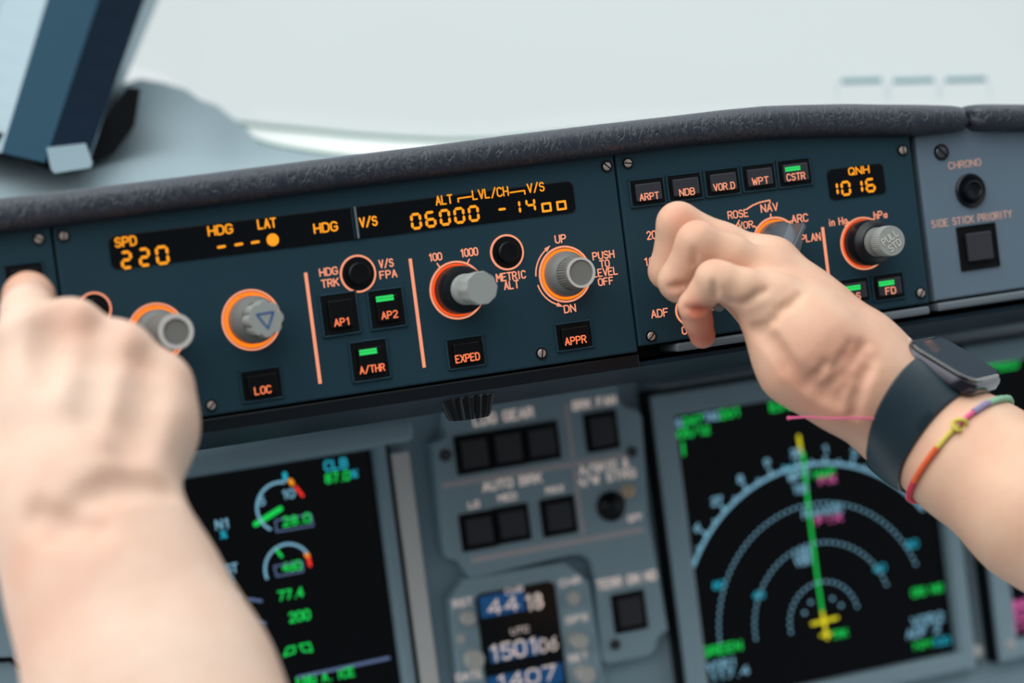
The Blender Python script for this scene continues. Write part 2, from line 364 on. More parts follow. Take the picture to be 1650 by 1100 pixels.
def seg7(mb, ch, x0, x1, z0, z1, y, t=None):
    w_, h_ = x1-x0, z1-z0; t = t or h_*.15; zm = (z0+z1)/2; g = t*.12
    P_ = {'a': ((x0, z1), (x1, z1)), 'b': ((x1, z1), (x1, zm)), 'c': ((x1, zm), (x1, z0)), 'd': ((x0, z0), (x1, z0)), 'e': ((x0, zm), (x0, z0)), 'f': ((x0, z1), (x0, zm)), 'g': ((x0, zm), (x1, zm))}
    for s in SEG[ch]:
        (ax, az), (bx, bz) = P_[s]; v = Vector((bx-ax, bz-az)); L = v.length; v.normalize(); n = Vector((-v.y, v.x)); a = Vector((ax, az))+v*g; b = Vector((bx, bz))-v*g
        pl = [a, a+v*t/2+n*t/2, b-v*t/2+n*t/2, b, b-v*t/2-n*t/2, a+v*t/2-n*t/2]
        if L < t*1.2: pl = [a-v*t*.3+n*t*.5, b+v*t*.3+n*t*.5, b+v*t*.3-n*t*.5, a-v*t*.3-n*t*.5]
        k = len(pl); mb.add([(p.x, y, p.y) for p in pl]+[(p.x, y+.0001, p.y) for p in pl], [tuple(range(k))]+[(i, i+k, (i+1) % k+k, (i+1) % k) for i in range(k)])

def interp(L, x):
    for (a, b), (c_, d) in zip(L[:-1], L[1:]):
        if a <= x <= c_: return b+(d-b)*(x-a)/(c_-a)
    return L[0][1] if x < L[0][0] else L[-1][1]
BOT = [(-120, 392), (0, 377), (83, 366), (300, 338), (550, 305), (987, 251), (1100, 236), (1234, 225), (1335, 221), (1470, 221), (1554, 211), (1650, 212), (1800, 214)]
# ------------------------------------------------------------------ shared panel fittings
def screw(parent, px, py, rpx, Y=0., slot=45, m=None, out=.0012):
    c = P(px, py, Y); r = (P(px, py-rpx, Y)-c).length
    a = MB(); a.annulus(c.x, c.z, r*.80, r*1.08, Y-.0008, Y+.0005, 32); a.mi = 1
    a.lathe((c.x, Y, c.z), [(r*.86, 0), (r*.86, out*.6), (r*.7, out), (0.0001, out*1.15)], 32); a.mi = 0
    s = math.radians(slot); dx, dz = math.cos(s)*r*.78, math.sin(s)*r*.78
    a.stroke([(c.x-dx, c.z-dz), (c.x+dx, c.z+dz)], r*.22, Y-out*1.25, .0004)
    return a.build('screw', [MT['well'], m or MT['screw']], parent)
def legends(parent, items, Y, surf, t, m, name='legend'):
    for a in items:
        mb = MB(); textpx(mb, a[0], a[1], a[2], a[3], Y, surf, t); mb.build(name, m, parent)
def button(parent, q, text, ta, tb, light=None, Y=0., th=11., capm='capblack', legm='peach2', label=None, frame='panel', capin=.17, tk=.17):
    x0, x1, z0, z1 = rectpx(q, Y); w_, h_ = x1-x0, z1-z0; r = min(w_, h_)*.10
    b = MB(); b.prism(rrect(x0, x1, z0, z1, r), Y-.0006, Y+.0004); b.mi = 1
    e = .0006
    for (a0, a1, c0, c1) in ((x0-e, x1+e, z1-.0002, z1+e), (x0-e, x1+e, z0-e, z0+.0002), (x0-e, x0+.0002, z0-e, z1+e), (x1-.0002, x1+e, z0-e, z1+e)):
        b.box(a0, a1, Y-.0011, Y+.0003, c0, c1, .0003, 1)
    o = b.build('push_button', [MT['well'], MT[frame]], parent)
    if label: o['label'] = label
    m = min(w_, h_)*capin; c = MB(); c.box(x0+m, x1-m, Y-.0024, Y-.0004, z0+m, z1-m*.9, .0005)
    cp = c.build('button_cap', MT[capm], o)
    if text:
        t = MB(); textpx(t, text, ta, tb, th, Y, Y-.00255, tk); t.build('legend', MT[legm], o)
    if light:
        p, p2 = P(light[0]-light[2]/2, light[1]+light[2]*.065, Y-.0024), P(light[0]+light[2]/2, light[1]-light[2]*.065, Y-.0024); hh = light[3]*(P(0, 0, Y)-P(0, 1, Y)).z/2; zc = (p.z+p2.z)/2
        t = MB(); t.box(p.x, p2.x, Y-.0027, Y-.0022, zc-hh, zc+hh*.1-.00008); t.box(p.x, p2.x, Y-.0027, Y-.0022, zc+hh*.1+.00008, zc+hh); t.build('indicator_light', MT['green'], o)['label'] = 'lit green bar'
    return o
def ring(parent, px, py, rpx, Y=0., inner='glow', wpx=3.2, gpx=6, name='illuminated_ring'):
    c = P(px, py, Y); r = (P(px, py-rpx, Y)-c).length; s = r/rpx
    a = MB(); a.annulus(c.x, c.z, r-wpx*s, r, Y-.0005, Y+.0002, 80)
    if inner: a.mi = 1; a.annulus(c.x, c.z, r-(wpx+1.3+gpx)*s, r-(wpx+1.3)*s, Y-.0004, Y+.0002, 80)
    a.build(name, [MT['peach'], MT[inner or 'well']], parent); return c, r, s
def fluted(n, d): return lambda a, i: 1-d*(.5-.5*math.cos(n*a))

# ------------------------------------------------------------------ the autopilot panel in the middle
def plate(parent, poly_px, Y, thick, m, name='face_plate', bev=.0006, front=None):
    p = [P(a, b, Y) for a, b in poly_px]; mb = MB(); mb.prism([(v.x, v.z) for v in p], Y, Y+thick, bev)
    return mb.build(name, m, parent)
o0 = P(550, 500); fcu = thing('autopilot_control_panel', 'teal autopilot panel with long amber display, four grey selector knobs and square buttons', 'control panel', (o0.x, .02, o0.z))
q = [P(86, 352), P(990, 236), P(1031, 561), P(330, 676)]
fx0 = (P(84, 362).x+P(96, 470).x)/2; fx1 = (P(988, 252).x+P(1031, 561).x)/2; fz0 = (P(1031, 561).z+P(322, 677.7).z+P(600, 631).z)/3; fz1 = P(540, 300).z
XL, XR, ZB, ZT = fx0, fx1, fz0, fz1
mb = MB(); mb.box(fx0+.0003, fx1-.0004, 0, .02, fz0, fz1+.004, .0009, 3); mb.build('face_plate', MT['panel'], fcu)
for s_ in ((102, 380, 8.6, 80), (977, 268, 8.4, -45), (340, 653, 8.4, 45), (872, 569, 8.6, 78)): screw(fcu, s_[0], s_[1], s_[2], 0, s_[3])
x0, x1, z0, z1 = rectpx([(173, 385), (921, 287), (928, 337), (182, 439)], 0)
mb = MB(); mb.prism(rrect(x0, x1, z0, z1, .0025), -.0007, .0003, .0003); disp = mb.build('display_window', MT['glass'], fcu)
D_ = -.00085
t = MB()
wordpx(t, 'SPD', (186, 398.6), (219, 393.5), 14, 0, D_, .2); wordpx(t, 'HDG', (336, 379.5), (374, 375), 14, 0, D_, .2); wordpx(t, 'LAT', (416, 369), (444, 365), 14, 0, D_, .2)
wordpx(t, 'HDG', (506.5, 376), (543, 370.5), 14, 0, D_, .2); wordpx(t, 'V/S', (580, 366), (607, 362), 14, 0, D_, .2)
wordpx(t, 'ALT', (702.5, 330.5), (728, 327), 13.5, 0, D_, .17); wordpx(t, 'LVL/CH', (761.5, 321.6), (818, 314.5), 14, 0, D_, .16); wordpx(t, 'V/S', (850, 310.5), (876, 307), 13.5, 0, D_, .17)
def strokepx(mb, pts, tpx, Y, surf): 
    s = (P(0, 0, Y)-P(0, 1, Y)).z; pl = [P(a, b, Y) for a, b in pts]; mb.stroke([(p.x, p.z) for p in pl], tpx*s, surf)
strokepx(t, [(737.5, 325.5), (737, 319.8), (758, 316.8)], 2.6, 0, D_); strokepx(t, [(821, 310.4), (844, 307), (844.8, 312.6)], 2.6, 0, D_)
t.build('display_bracket', MT['amber'], disp)
t = MB()
def digitpx(ch, xa, xb, ya, yb, Y=0, tpx=4.8):     # left, right, top, bottom of the digit in the photo
    s = (P(0, 0, Y)-P(0, 1, Y)).z; yc = (ya+yb)/2; l, r_ = P(xa, yc, Y), P(xb, yc, Y); cz = (l.z+r_.z)/2; hh = (yb-ya)/2*s
    m = MB(); t.words.append((m, 'display_digit')); seg7(m, ch, l.x+tpx*s/2, r_.x-tpx*s/2, cz-hh+tpx*s/2, cz+hh-tpx*s/2, D_, tpx*s)
for ch, xa, xb, ya, yb in (('2', 193.5, 212.5, 402, 434), ('2', 222.5, 241.5, 397, 430), ('0', 250, 271.5, 393.5, 427)): digitpx(ch, xa, xb, ya+1.5, yb)
for i, ch in enumerate('06000'): digitpx(ch, 660.5+i*23.2, 678.5+i*23.2, 342-i*3.1, 371-i*3.1)
for ch, xa, xb, ya, yb in (('1', 824, 838, 321, 347), ('4', 846, 862, 317.5, 343.5)): digitpx(ch, xa, xb, ya, yb, 0, 4.2)
for xa, ya in ((871, 325), (895, 322)): 
    s = (P(0, 0)-P(0, 1)).z; a = P(xa+2, ya+9); b = P(xa+15, ya+9); h2 = 6.6*s; zc = (a.z+b.z)/2
    for st in ([(a.x, zc+h2), (b.x, zc+h2)], [(a.x, zc-h2), (b.x, zc-h2)], [(a.x, zc+h2), (a.x, zc-h2)], [(b.x, zc+h2), (b.x, zc-h2)]): t.stroke(st, 4*s, D_)
for xa, ya in ((348, 398.5), (376, 394.5), (402.5, 391)): strokepx(t, [(xa+3, ya), (xa+13, ya-1.6)], 4.6, 0, D_)
strokepx(t, [(804, 337.6), (812, 336.6)], 4.4, 0, D_)
c = P(438.6, 386.4); t.lathe((c.x, D_, c.z), [(.0026, -.0001), (.0026, .0001)], 32)
t.build('display_dashes', MT['amber'], disp)
mb = MB(); x0, x1, z0, z1 = rectpx([(563, 334), (572, 333), (578, 384), (569, 385.5)], 0)
mb.box(x0, x0+(x1-x0)*.35, -.0016, .0002, z0, z1, .0002, 1); mb.mi = 1; mb.box(x0+(x1-x0)*.62, x1, -.0016, .0002, z0, z1, .0002, 1)
mb.build('display_divider', [MT['housing'], MT['bar']], disp)
LEG = -.00012
t = MB()
legends(fcu, (('HDG', (516, 445), (544, 441), 11.5), ('TRK', (519, 463), (546, 459.5), 11.5), ('V/S', (612, 431.5), (634, 428.5), 12), ('FPA', (613, 449), (639.5, 445.5), 11.5),
          ('100', (692, 421), (712, 418), 11.5), ('1000', (743, 414), (770, 410.5), 12), ('METRIC', (801, 454), (847, 447), 12), ('ALT', (813.5, 466.5), (836, 463), 12),
          ('UP', (895.5, 392), (912, 389.3), 12), ('DN', (910, 504), (927.5, 501), 11.5), ('PUSH', (956, 418.5), (989.5, 414.5), 11.5), ('TO', (967.5, 431), (982, 429), 11),
          ('LEVEL', (956, 446), (995.5, 441.5), 11.5), ('OFF', (965, 460), (988.5, 457), 11)), 0, LEG, .19, MT['peach'])
strokepx(t, [(704.3, 424.5), (709.5, 432)], 2.6, 0, LEG); strokepx(t, [(756, 417.7), (752.5, 425)], 2.6, 0, LEG)
c = P(910.4, 441.5); s = (P(0, 0)-P(0, 1)).z
for a0, a1 in ((176, 124), (194, 246)):
    pts = arc(c.x, c.z, 56*s, 56*s, a0, a1, 12); t.stroke(pts, 2.6*s, LEG)
    d = Vector((pts[-1][0]-pts[-2][0], pts[-1][1]-pts[-2][1])).normalized(); n_ = Vector((-d.y, d.x)); e = Vector(pts[-1])
    tri = [e+n_*4*s, e-n_*4*s, e+d*13*s]; t.add([(p.x, LEG, p.y) for p in tri], [(0, 1, 2)])
t.build('legend_arrows', MT['peach'], fcu)
for a, b in (((492.4, 439), (515.6, 618)), ((660.7, 416.5), (683.4, 592))):
    t = MB(); p, p2 = P(*a), P(*b); xm = (p.x+p2.x)/2; t.box(xm-.0007, xm+.0007, -.0003, .0002, p2.z, p.z); t.build('divider_line', MT['peach'], fcu)
button(fcu, [(514.5, 476.5), (571.5, 471), (580, 535), (522, 541.5)], 'AP1', (537, 526), (560.5, 522))
button(fcu, [(591.5, 470.5), (646, 463.5), (654, 523.5), (599.5, 531)], 'AP2', (613, 514.5), (638, 510.5), (620, 480.5, 28, 9.5))
button(fcu, [(563, 553), (621, 546), (628, 607), (569.5, 615.5)], 'A/THR', (578, 602), (617, 596.5), (593, 566.5, 28, 9.5))
button(fcu, [(387, 600), (450, 591), (454.4, 639), (392.4, 648)], 'LOC', (409, 636), (434.5, 631.5), th=11.5)
button(fcu, [(719.5, 548), (776, 541), (780.5, 587), (723.6, 595)], 'EXPED', (732, 585), (769.5, 578.6), th=11.5)
button(fcu, [(893, 524), (950, 516.5), (954, 557), (899.6, 566.6)], 'APPR', (908, 556.6), (941, 551), th=11.5)
def round_button(parent, px, py, rpx):
    c, r, s = ring(parent, px, py, rpx, inner=None, wpx=3.2)
    b = MB(); b.lathe((c.x, -.0001, c.z), [(r-.0009, 0), (r-.0009, .0006), (r*.62, .0007), (r*.60, .0022), (r*.52, .0028), (.0001, .0026)], 48)
    return b.build('round_button', MT['capblack'], parent, smooth=True)
round_button(fcu, 576.6, 440.9, 30.6); round_button(fcu, 816.6, 406.4, 29.1); round_button(fcu, 152, 498, 28)
# speed knob
c, r, s = ring(fcu, 252.5, 536, 48.5)
k = MB(); k.lathe((c.x, 0, c.z), [(38*s, 0), (38*s, .004), (36*s, .0065), (29*s, .008), (28*s, .028)], 64); kn = k.build('selector_knob', MT['knob'], fcu, True)
k = MB(); k.lathe((c.x, 0, c.z), [(28*s, .022), (29*s, .024), (29*s, .0315), (27.5*s, .0325), (21*s, .0325), (20.5*s, .0318), (.0001, .0318)], 64, mod=lambda a, i: 1 if i > 2 else fluted(40, .035)(a, i)); k.build('knob_cap', MT['knob'], kn, True)
k = MB(); k.annulus(c.x, c.z, 21*s, 28*s, -.0327, -.0318); k.build('knob_rim', MT['rim'], kn)
# heading knob: eight-lobed cap with a blue triangle
c, r, s = ring(fcu, 405, 515.2, 49.5)
k = MB(); k.lathe((c.x, 0, c.z), [(38.5*s, 0), (38.5*s, .006), (37*s, .0085), (30*s, .0105), (29*s, .0115)], 64); kn = k.build('selector_knob', MT['knob'], fcu, True)
lob = lambda a, i: .84+.18*abs(math.cos(4*a))**.6
k = MB(); k.lathe((c.x, 0, c.z), [(27*s, .010), (28.5*s, .013), (29.5*s, .0205), (28.3*s, .0218), (.0001, .0218)], 128, mod=lob); cp_ = k.build('knob_cap', MT['knobcap'], kn, True); cp_['label'] = 'pale grey lobed cap'
k = MB(); tr_ = [(-15, 9), (14, 10), (1, -16)]
tp_ = [(c.x+a*s*.95, c.z+b*s*.95) for a, b in tr_]; k.stroke(tp_+[tp_[0]], 2.8*s, -.0220); k.build('triangle_mark', MT['blue'], kn)
# altitude knob
c, r, s = ring(fcu, 736.5, 467.3, 47.3, inner='redglow', gpx=3.5)
k = MB(); k.lathe((c.x, 0, c.z), [(39*s, 0), (39*s, .006), (37*s, .009), (24*s, .010)], 64); kb = k.build('knob_base', MT['black'], fcu, True)
k = MB(); k.lathe((c.x, 0, c.z), [(25*s, .009), (25*s, .0125), (23.5*s, .0135), (19*s, .0138), (18.5*s, .016), (20*s, .026)], 64); k.build('knob_shaft', MT['knobcap'], kb, True)
k = MB(); k.lathe((c.x, 0, c.z), [(19*s, .0165), (25*s, .018), (27.2*s, .028), (26*s, .0294), (.0001, .0294)], 96, mod=fluted(10, .04)); k.build('knob_cap', MT['knobcap'], kb, True)
# vertical speed knob
c, r, s = ring(fcu, 910.4, 441.5, 45.8, gpx=5)
k = MB(); k.lathe((c.x, 0, c.z), [(37*s, 0), (36.5*s, .003), (33*s, .006), (27*s, .0075)], 64); kn = k.build('selector_knob', MT['knob'], fcu, True)
k = MB(); k.lathe((c.x, 0, c.z), [(27*s, .006), (26.5*s, .0085), (25*s, .0125), (24.5*s, .0163)], 120, mod=fluted(36, .07)); k.build('knurled_collar', MT['knob'], kn, True)
k = MB(); k.lathe((c.x, 0, c.z), [(24.5*s, .0150), (25*s, .0165), (24*s, .0172), (.0001, .0172)], 64); k.build('knob_cap', MT['knob'], kn, True)
k = MB(); k.annulus(c.x, c.z, 20.5*s, 24.2*s, -.0178, -.0165); k.build('knob_rim', MT['rim'], kn)

# ------------------------------------------------------------------ right navigation control panel
p0 = P(1260, 400); ef = thing('navigation_control_panel', 'teal navigation panel with a row of five buttons, 1016 display and PULL STD knob', 'control panel', (p0.x, .02, p0.z), 'navigation control panels')
ex0 = fx1; ex1 = (P(1468, 226).x+P(1498, 484.5).x)/2; ez0 = (P(1034.5, 559.6).z+P(1498, 486).z)/2
def topline(x0, x1, dy, n=24): # the edge just under the leather, as (x, z) from x1 back to x0
    out = []
    for k in range(n+1):
        px = -120+(1800+120)*k/n; p = P(px, interp(BOT, px)-dy)
        out.append((p.x, p.z))
    q = [(x1-(x1-x0)*k/n, 0) for k in range(n+1)]
    return [(x, float(np.interp(x, [o[0] for o in out], [o[1] for o in out]))) for x, _ in q]
mb = MB(); mb.prism([(ex0+.0004, ez0), (ex1-.0004, ez0)]+topline(ex0+.0004, ex1-.0004, 9), 0, .02, .0009); mb.build('face_plate', MT['panel'], ef)
for s_ in ((1011, 263, 8.2, -10), (1453.5, 242, 8, 90), (1048.5, 541.5, 8.2, 45), (1483, 472, 8.2, 55)): screw(ef, s_[0], s_[1], s_[2], 0, s_[3])
for q, tx, a, b, lt in (([(1013, 292), (1066.5, 286), (1071.4, 327), (1018.5, 333.5)], 'ARPT', (1028, 324), (1058, 320), None),
                        ([(1073.5, 284.5), (1127, 278), (1131.4, 318.5), (1078.5, 325)], 'NDB', (1092, 316.7), (1115.5, 313), None),
                        ([(1133.5, 277), (1187, 269.5), (1192, 310.5), (1139.5, 318)], 'VOR.D', (1147, 308), (1180, 304), None),
                        ([(1193.5, 269.5), (1245, 262), (1249.5, 302), (1198.7, 310)], 'WPT', (1209, 298.7), (1234.5, 295.2), None),
                        ([(1250.5, 261.5), (1303, 254), (1306.7, 295.5), (1256.5, 303)], 'CSTR', (1264.5, 292), (1293, 288.4), (1277, 271.7, 24, 8)),
                        ([(1347, 453.6), (1395.5, 446), (1401, 484.5), (1352, 491)], 'LS', (1368, 483.6), (1382.5, 481.5), (1373, 464, 26, 9)),
                        ([(1404.5, 445.5), (1452, 438), (1457, 478), (1409, 486)], 'FD', (1423.6, 474.5), (1439, 472.3), (1428.4, 456, 24, 9))):
    button(ef, q, tx, a, b, lt, capm='cap', legm='peach', th=10.5)
t = MB()
legends(ef, (('ROSE', (1174, 352.7), (1206, 348), 11.5), ('NAV', (1227, 342), (1253.5, 338.5), 12), ('ARC', (1276.5, 359.5), (1302, 355.8), 12), ('PLAN', (1291.5, 390.3), (1322, 386.5), 11.5),
          ('VOR', (1190.5, 369), (1213.5, 366), 10.5), ('20', (1043.5, 386), (1057.5, 383.5), 12.5), ('10', (1038.5, 428), (1055, 426), 12), ('ADF', (1050.5, 512.3), (1077, 508), 12),
          ('OFF', (1100, 538.5), (1126, 534.5), 12), ('in Hg', (1336, 363.8), (1365.5, 360.5), 11), ('hPa', (1408.5, 352.8), (1430, 349.8), 11)), 0, LEG, .17, MT['peach'])
pts = [(1204.5, 336), (1213, 330.5), (1224, 326), (1240, 322.5), (1240.8, 326.5)]; strokepx(t, pts, 2.8, 0, LEG)
strokepx(t, [(1191, 355), (1185.5, 365)], 2.4, 0, LEG)
for l in (((1241.5, 345), (1242, 349.5)), ((1270, 358), (1274.5, 356.3)), ((1286.5, 387.6), (1290, 387)), ((1215, 364), (1219, 367)), ((1366, 357), (1369, 360)), ((1402.5, 357), (1407, 353))): strokepx(t, l, 2.8, 0, LEG)
t.build('legend_ticks', MT['peach'], ef)
t = MB(); p, p2 = P(1324.2, 366), P(1340, 480); xm = (p.x+p2.x)/2; t.box(xm-.0007, xm+.0007, -.0003, .0002, p2.z, p.z); t.build('divider_line', MT['peach'], ef)
x0, x1, z0, z1 = rectpx([(1330.5, 273.5), (1420.5, 262.5), (1428.6, 311), (1338.6, 322.5)], 0)
mb = MB(); mb.prism(rrect(x0, x1, z0, z1, .0022), -.0007, .0003, .0003); disp2 = mb.build('display_window', MT['glass'], ef)
t = MB(); textpx(t, 'QNH', (1367, 282), (1399, 278.3), 11, 0, D_, .2); t.build('display_legend', MT['amber'], disp2)
t = MB()
for ch, xa, xb, ya, yb in (('1', 1336, 1349.5, 291.5, 318), ('0', 1353.5, 1369.5, 289.5, 317.5), ('1', 1375, 1389, 287.6, 314), ('6', 1393, 1409, 285, 312)): digitpx(ch, xa, xb, ya, yb, 0, 4.6)
t.build('display_digits', MT['amber'], disp2)
# mode selector with a bright metal pointer
c, r, s = ring(ef, 1250, 391, 42, gpx=5)
k = MB(); k.lathe((c.x, 0, c.z), [(34*s, 0), (34*s, .005), (31*s, .0085), (.0001, .009)], 64); kn = k.build('selector_knob', MT['metal'], ef, True)
k = MB(); bm = bmesh.new(); bmesh.ops.create_cube(bm, size=1)
for v in bm.verts: v.co = Vector((v.co.x*11*s*(.8 if v.co.y < 0 else 1.15), v.co.y*.014, v.co.z*62*s))
bmesh.ops.bevel(bm, geom=bm.edges[:], offset=.0008, segments=2, affect='EDGES')
k.bm(bm, Matrix.Translation((c.x, -.0135, c.z)) @ Matrix.Rotation(math.radians(35), 4, 'Y')); k.build('pointer_grip', MT['metal'], kn)
# range selector under the hand, and the ADF toggle
c, r, s = ring(ef, 1112, 425, 40, gpx=5)
k = MB(); k.lathe((c.x, 0, c.z), [(32*s, 0), (32*s, .005), (24*s, .007), (21*s, .0085), (20*s, .022), (19*s, .023), (.0001, .023)], 64, mod=fluted(12, .05)); k.build('selector_knob', MT['knob'], ef, True)
c, r, s = ring(ef, 1109, 500, 23.5, inner=None, wpx=3)
k = MB(); k.lathe((c.x, 0, c.z), [(19*s, 0), (19*s, .002), (11*s, .004), (.0001, .0045)], 40); kn = k.build('toggle_switch', MT['black'], ef, True)
k = MB(); a_ = Vector((c.x, -.003, c.z)); b_ = P(1157, 492, -.0115); k.tube([a_, a_.lerp(b_, .6), b_], [.0012, .0016, .0026], 16); k.lathe(b_, [(.0005, -.0026), (.0026, -.0012), (.0030, 0), (.0026, .0016), (.0004, .0028)], 24); k.build('toggle_lever', MT['metal'], kn, True)
# barometer knob with PULL STD cap
c, r, s = ring(ef, 1391.5, 392, 42.6, inner='redglow', gpx=3.0, wpx=2.6)
k = MB(); k.lathe((c.x, 0, c.z), [(37*s, 0), (37*s, .006), (35.5*s, .0095), (26*s, .0115), (25.5*s, .0118)], 64); kb = k.build('knob_base', MT['black'], ef, True)
k = MB(); k.lathe((c.x, 0, c.z), [(23.5*s, .0112), (23.5*s, .0125), (18*s, .0135), (17.5*s, .0165), (23*s, .018)], 64); k.build('knob_shaft', MT['knob'], kb, True)
k = MB(); k.lathe((c.x, 0, c.z), [(22*s, .0165), (24*s, .0178), (24.3*s, .0238), (23.4*s, .0247), (.0001, .0247)], 120, mod=lambda a, i: 1 if i > 2 else fluted(44, .05)(a, i)); kc = k.build('knob_cap', MT['knobcap'], kb, True)
k = MB(); text_into(k, 'PULL', c.x-15.5*s, c.x+15.5*s, c.z+1*s, 10.5*s, -.0250, .17, 0); text_into(k, 'STD', c.x-11.5*s, c.x+11.5*s, c.z-14*s, 10.5*s, -.0250, .17, 0)
ca, sa = math.cos(math.radians(27)), math.sin(math.radians(27))
k.v = [(c.x+(x-c.x)*ca-(z-c.z)*sa, y, c.z+(x-c.x)*sa+(z-c.z)*ca) for x, y, z in k.v]; k.build('legend', MT['white'], kc)

# ------------------------------------------------------------------ left navigation control panel (only its right edge shows)
p0 = P(30, 450); lf = thing('navigation_control_panel', 'teal panel edge at far left with a screw and a button under a fingertip', 'control panel', (p0.x, .02, p0.z), 'navigation control panels')
mb = MB(); mb.box(fx0-.10, fx0-.0005, 0, .02, fz0, fz1+.004, .0009, 3); mb.build('face_plate', MT['panel'], lf)
screw(lf, 62, 385, 8.8, 0, -30)
button(lf, [(7, 430), (68, 421), (72, 468), (12, 478)], None, None, None)

# ------------------------------------------------------------------ chronometer panel on the far right
p0 = P(1580, 350); ch = thing('chronometer_panel', 'blue grey panel at the right end with round chrono button and side stick priority light', 'control panel', (p0.x, .02, p0.z))
cx0 = (P(1478, 250).x+P(1511, 485).x)/2; cz0 = (P(1511, 485).z+P(1650, 464).z)/2
mb = MB(); mb.prism([(cx0, cz0), (cx0+.085, cz0)]+topline(cx0, cx0+.085, 7), .001, .02, .0009); mb.build('face_plate', MT['panel_blue'], ch)
screw(ch, 1516, 245, 12, .001, -45, MT['screwd'])
legends(ch, (('CHRONO', (1531, 272), (1582, 266), 10.5), ('SIDE STICK PRIORITY', (1503.5, 366.5), (1632, 349.5), 11)), 0, .0008, .16, MT['chronotext'])
c = P(1563, 307, .001); s = (P(0, 0)-P(0, 1)).z
k = MB(); k.lathe((c.x, .001, c.z), [(32.5*s, 0), (32.5*s, .001), (30*s, .0016), (22*s, .0008), (21*s, .0020), (19*s, .0038), (16*s, .0040), (13*s, .0028), (.0001, .0024)], 64); k.build('round_button', MT['black'], ch, True)
button(ch, [(1542, 368.6), (1600.4, 359.6), (1608.6, 426), (1550, 435.4)], None, None, None, Y=.001, capm='cap', frame='well')

# ------------------------------------------------------------------ glareshield: housing, strips, padding
z_ = fz0; g = thing('glareshield_housing', 'dark housing lip running below the teal control panels', 'housing', (0, .05, z_))
mb = MB(); mb.prism([(fx0-.12, fz0-.004), (fx1+.30, fz0-.004)]+topline(fx0-.12, fx1+.30, 12, 40), .0202, .085); mb.build('housing_body', MT['housing'], g)
h1 = .0068
mb = MB(); mb.box(fx0-.12, fx1+.0005, .0015, .020, fz0-h1, fz0-.0009, .0008); mb.build('lower_lip', MT['black'], g)
mb = MB(); xa, xb = fx0-.12, fx1+.30; za = fz0-h1
mb.add([(xa, .004, za), (xb, .004, za), (xb, .09, za-.0125), (xa, .09, za-.0125), (xa, .004, za+.002), (xb, .004, za+.002), (xb, .105, za+.002), (xa, .105, za+.002), (xb, .105, za-.0125), (xa, .105, za-.0125)],
       [(0, 1, 2, 3), (4, 7, 6, 5), (0, 4, 5, 1), (3, 2, 8, 9), (7, 9, 8, 6), (0, 3, 9, 7, 4), (1, 5, 6, 8, 2)]); mb.build('underside', MT['housing'], g)
# lit grey strips under the right-hand panels
sz = ez0-.0012
for xa, xb, zt, nm in ((fx1+.018, ex1-.0008, ez0-.0012, 'support_strip'), (cx0+.0005, cx0+.085, cz0-.0010, 'support_strip')):
    mb = MB(); mb.box(xa, xb, -.0005, .018, zt-.0036, zt, .0010); mb.build(nm, MT['bar'], g)
# padded leather edge: rounded profile swept along the upper edge of the panels
def pad(name, top, bot, label, ends):
    n = len(top); rows = []
    for i in range(n):
        a = P(top[i][0], top[i][1], .004); b = P(bot[i][0], bot[i][1], -.006); zt, zb = a.z, b.z; h = (zt-zb)/2; zc = (zt+zb)/2; x = (a.x+b.x)/2
        sc = ends[i]; row = []
        for k in range(28):
            q = 2*PI*k/28; cy, cz = math.cos(q), math.sin(q)
            yy = math.copysign(abs(cy)**.75, cy)*.0125*sc; zz = math.copysign(abs(cz)**.7, cz)*h*(sc**.6)
            row.append((x+.0007*math.sin(7*q+i), .0045-yy, zc+zz))
        rows.append(row)
    mb = MB(); mb.grid(rows, True); m_ = len(rows); mb.f.append(tuple(range(28))); mb.f.append(tuple((m_-1)*28+k for k in range(28))); mb.m += [0, 0]
    return tag(mb.build(name, MT['leather'], None, True, angle=None), label, 'padding', 'leather edge pads')
TOP = [(-120, 334), (0, 319), (100, 308), (202, 296), (330, 280), (450, 264.5), (550, 252), (700, 233.5), (819, 218), (960, 201), (1100, 185), (1170, 176.5), (1234, 170.5), (1300, 168), (1369, 167), (1440, 167.5), (1500, 168.5), (1545, 170), (1555, 173)]
xs = np.concatenate([np.linspace(-120, 1530, 90), [1540, 1548, 1553, 1556]])
ends = [1]*90+[.97, .88, .7, .35]
pad('glareshield_padding', [(x, interp(TOP, x)) for x in xs], [(x, interp(BOT, x)) for x in xs], 'long dark creased leather pad along the top of the teal panels', ends)
xs = np.concatenate([[1559, 1563, 1570, 1580], np.linspace(1590, 1760, 12)])
pad('glareshield_padding', [(x, 167.5) for x in xs], [(x, 212) for x in xs], 'short creased leather pad at the top right, above the chrono panel', [.35, .7, .9, .98]+[1]*12)

